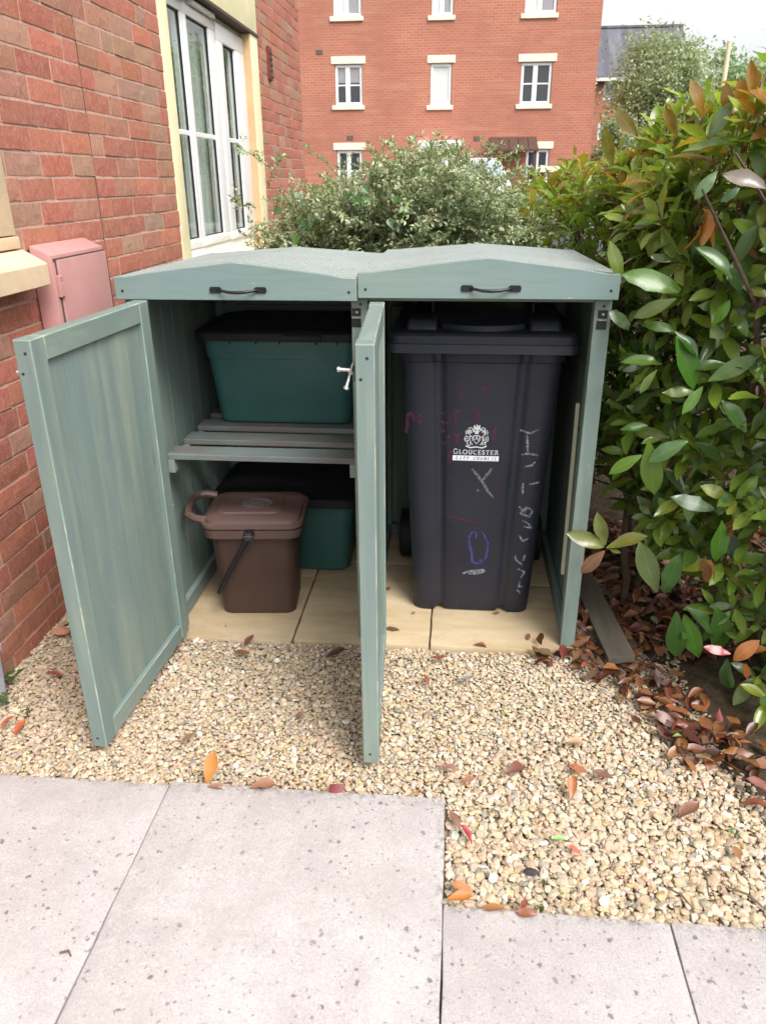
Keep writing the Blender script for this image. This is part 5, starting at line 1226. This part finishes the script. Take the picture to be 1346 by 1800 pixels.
p = bp_(965, 297); MB().box((bp_(940, 297).x, YB-.03, p.z-.09), (x_right+.02, YB+.01, p.z+.09)).build('string_course', M['far_stone'], bl, bevel=.01)
MB().tube([(bp_(982,0).x, YB-.06, .05), (bp_(982,0).x, YB-.06, 1.5)], .03, 8).build('post', M['white_upvc'], bl)
# white van in front of it
VX = at(832, 290, Y=21.5).x
vn = thing('parked_van', (VX, 21.5, 0), 'white van parked in front of the apartment block, mostly behind the bush', 'van')
def van_sec(x, top, hood): return None
mb = MB(); prof = [(-2.3,.35), (2.3,.35), (2.35,.95), (2.2,1.15), (1.55,1.28), (.95,1.92), (.6,2.03), (-2.1,2.05), (-2.3,1.9)]
def vloc(u, y, z): return (VX-.35+u*math.cos(R(68))+y*math.sin(R(68)), 21.5-u*math.sin(R(68))+y*math.cos(R(68)), z-.04)
secs = []
for y, k in ((-.92,.97), (-.85,1.0), (.85,1.0), (.92,.97)): secs.append([Vector(vloc(u*k, y*(1 if z < 1.3 else .9), .35+(z-.35)*k)) for u, z in prof])
mb.loft(secs); mb.build('body', simple('white_van_paint', (.78,.79,.80), .25, .04), vn, bevel=.05, seg=2, smooth=40)
mb = MB(); mb.add([vloc(1.53,-.72,1.34), vloc(1.53,.72,1.34), vloc(1.02,.66,1.86), vloc(1.02,-.66,1.86)], [(0,1,2,3)]); mb.v = [v+Vector(vloc(.05,0,.08))-Vector(vloc(0,0,0)) for v in mb.v]; mb.build('windscreen', simple('van_glass', (.30,.36,.40), .08, .05), vn)
for s in (-1, 1):
    for u in (1.45, -1.5):
        mb = MB(); mb.tube([vloc(u, s*.80, .33), vloc(u, s*.95, .33)], .33, 20); mb.build('wheel', M['rubber'], vn, smooth=40)
    MB().tube([vloc(2.28, s*.68, .85), vloc(2.38, s*.66, .85)], .11, 12).build('headlight', M['steel'], vn)
# slate roofed house further back
YH = 45.0
hp = lambda px, py: at(px, py, Y=YH)
h2 = thing('slate_roofed_house', (9, YH+4, 0), 'brick house with grey slate roof right of the apartment block', 'house')
ez = hp(1100, 138).z; xr = hp(1206, 135).x; xl = 3.0; rz = at(1140, 52, Y=YH+3.2).z
mb = MB(); holes2 = []
for a, b in (((1062,142),(1079,175)), ((1052,213),(1070,245))):
    p, q = hp(*a), hp(*b); holes2.append((p.x, q.x, q.z, p.z))
holes_wall(mb, xl, xr, -.1, ez, holes2, lambda u, z, d: (u, YH+d, z))
mb.add([(xr,YH,-.1),(xr,YH+6.4,-.1),(xr,YH+6.4,ez),(xr,YH+3.2,rz),(xr,YH,ez)], [(0,1,2,3,4)]); mb.quad((xl,YH+6.4,-.1),(xr,YH+6.4,-.1),(xr,YH+6.4,ez),(xl,YH+6.4,ez)); mb.build('wall', M['far_brick'], h2)
mb = MB(); mb.prism([(YH-.35,ez), (YH+3.2,rz), (YH+6.75,ez), (YH+6.75,ez+.12), (YH+3.2,rz+.14), (YH-.35,ez+.12)], xl-.2, xr+.25, axis=0); rf = mb.build('roof', M['slate'], h2)
mb = MB(); mb.box((xl-.2, YH+3.1, rz+.13), (xr+.25, YH+3.3, rz+.24)); mb.build('ridge', M['slate'], rf)
MB().box((xl-.2, YH-.5, ez-.12), (xr+.25, YH-.36, ez+.02)).build('gutter', M['white_upvc'], h2)
for x0, x1, z0, z1 in holes2:
    mb = MB(); f = .09; mb.box((x0,YH+.03,z0),(x1,YH+.1,z0+f)); mb.box((x0,YH+.03,z1-f),(x1,YH+.1,z1)); mb.box((x0,YH+.03,z0+f),(x0+f,YH+.1,z1-f)); mb.box((x1-f,YH+.03,z0+f),(x1,YH+.1,z1-f)); wq = mb.build('window', M['white_upvc'], h2)
    MB().box((x0+f,YH+.06,z0+f),(x1-f,YH+.07,z1-f)).build('pane', simple('pale_pane', (.30,.33,.33), .1, .1), wq)
# house across the lane on the right: only its reflection shows in the window
h3 = thing('lane_house', (17, 9, 0), 'brick house across the lane, seen only as a reflection in the window', 'house')
MB().box((16, -4, -.05), (22, 30, 7.2)).build('wall', M['far_brick'], h3); mb = MB(); mb.prism([(15.6,7.2), (22.4,7.2), (19,10.2)], -4.3, 30.3, axis=1); mb.build('roof', M['slate'], h3)
MB().box((15.95, -4.02, 2.0), (16.0, 30.02, 2.35)).build('string_course', M['yellow_band'], h3)
for k in range(9): MB().box((15.96, -2+k*3.6, 3.0), (16.0, -1+k*3.6, 4.2)).build('window', M['far_glass'], h3)

# ================================================================== TREES AND POLE
def tree(loc, h, rad, n, cols_, label, seed, clumps=26, leaf=(.16,.28), zc=.62):
    r = random.Random(seed); t = thing('tree', loc, label, 'tree', 'trees beyond the hedge'); base = Vector(loc); tb = MB()
    trunk = [base+Vector((r.gauss(0,.05)*k, r.gauss(0,.05)*k, h*.8*k/5)) for k in range(6)]; tb.tube(trunk, [.14*(1-.8*k/5)+.02 for k in range(6)], 8)
    idx, mats, cols = [], [], []; cl = []
    for k in range(clumps):
        while True:
            q = Vector((r.uniform(-1,1), r.uniform(-1,1), r.uniform(-1,1)))
            if q.length < 1: break
        cl.append((base+Vector((q.x*rad, q.y*rad, h*zc+q.z*h*.38)), r.uniform(.28,.5)*rad))
        tb.tube([trunk[r.randrange(2,5)], (trunk[3]+cl[-1][0])/2+rv()*.1, cl[-1][0]], [.05,.03,.012], 5)
    for k in range(n):
        c, cr_ = r.choice(cl); p = c+Vector((r.gauss(0,.5), r.gauss(0,.5), r.gauss(0,.5)))*cr_
        a = Vector((r.gauss(0,1), r.gauss(0,1), r.gauss(-.3,.7))); idx.append(k % 2); mats.append(np.array(frame(p, a, Vector((r.gauss(0,.6), r.gauss(0,.6), 1)), r.uniform(*leaf)))); cols.append(jit(r.choice(cols_), .25))
    tag(merged('crown', TL, idx, mats, cols, M['tree_leaf'], t), kind='stuff'); tb.build('trunk', M['bark'], t, smooth=60)
HAZE_PALE = [(.38,.43,.27), (.44,.48,.31), (.30,.36,.21), (.48,.50,.35)]  # leaf colours lightened to stand in for haze and overexposure on distant trees
def gx(px, Y): return at(px, 250, Y=Y).x
tree((gx(1150,30), 30, 0), 6.2, 1.65, 26000, HAZE_PALE, 'tall pale green tree in front of the slate roof', 1, 60, (.08,.18))
tree((gx(1090,27), 27.5, 0), 4.0, 0.85, 4500, HAZE_PALE, 'low pale tree at the corner of the apartment block', 2, 18, (.07,.14))
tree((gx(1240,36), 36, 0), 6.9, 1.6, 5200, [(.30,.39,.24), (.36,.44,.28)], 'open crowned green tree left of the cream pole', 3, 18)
tree((gx(1330,38), 38, 0), 7.2, 2.2, 8000, HAZE_PALE, 'pale green tree at the right picture edge behind the shrub', 4, 24)
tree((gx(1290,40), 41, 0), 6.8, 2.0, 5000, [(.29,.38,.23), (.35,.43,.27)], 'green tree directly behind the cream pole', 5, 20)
b0_ = at(1266, 200, Y=14.0); t0_ = at(1279, 72, Y=14.0); pl_ = MB(); xx = (b0_.x+t0_.x)/2
pl_.tube([(xx,14,-.05), (xx,14,.5), (xx,14,t0_.z)], [.062,.052,.040], 14); pl_.tube([(xx,14,t0_.z), (xx,14,t0_.z+.03)], [.045,.02], 14)
tag(pl_.build('pole', simple('cream_painted_pole', (.74,.66,.46), .5, .1), loc=(xx,14,0), smooth=40), 'slim cream pole rising above the shrub', 'pole')
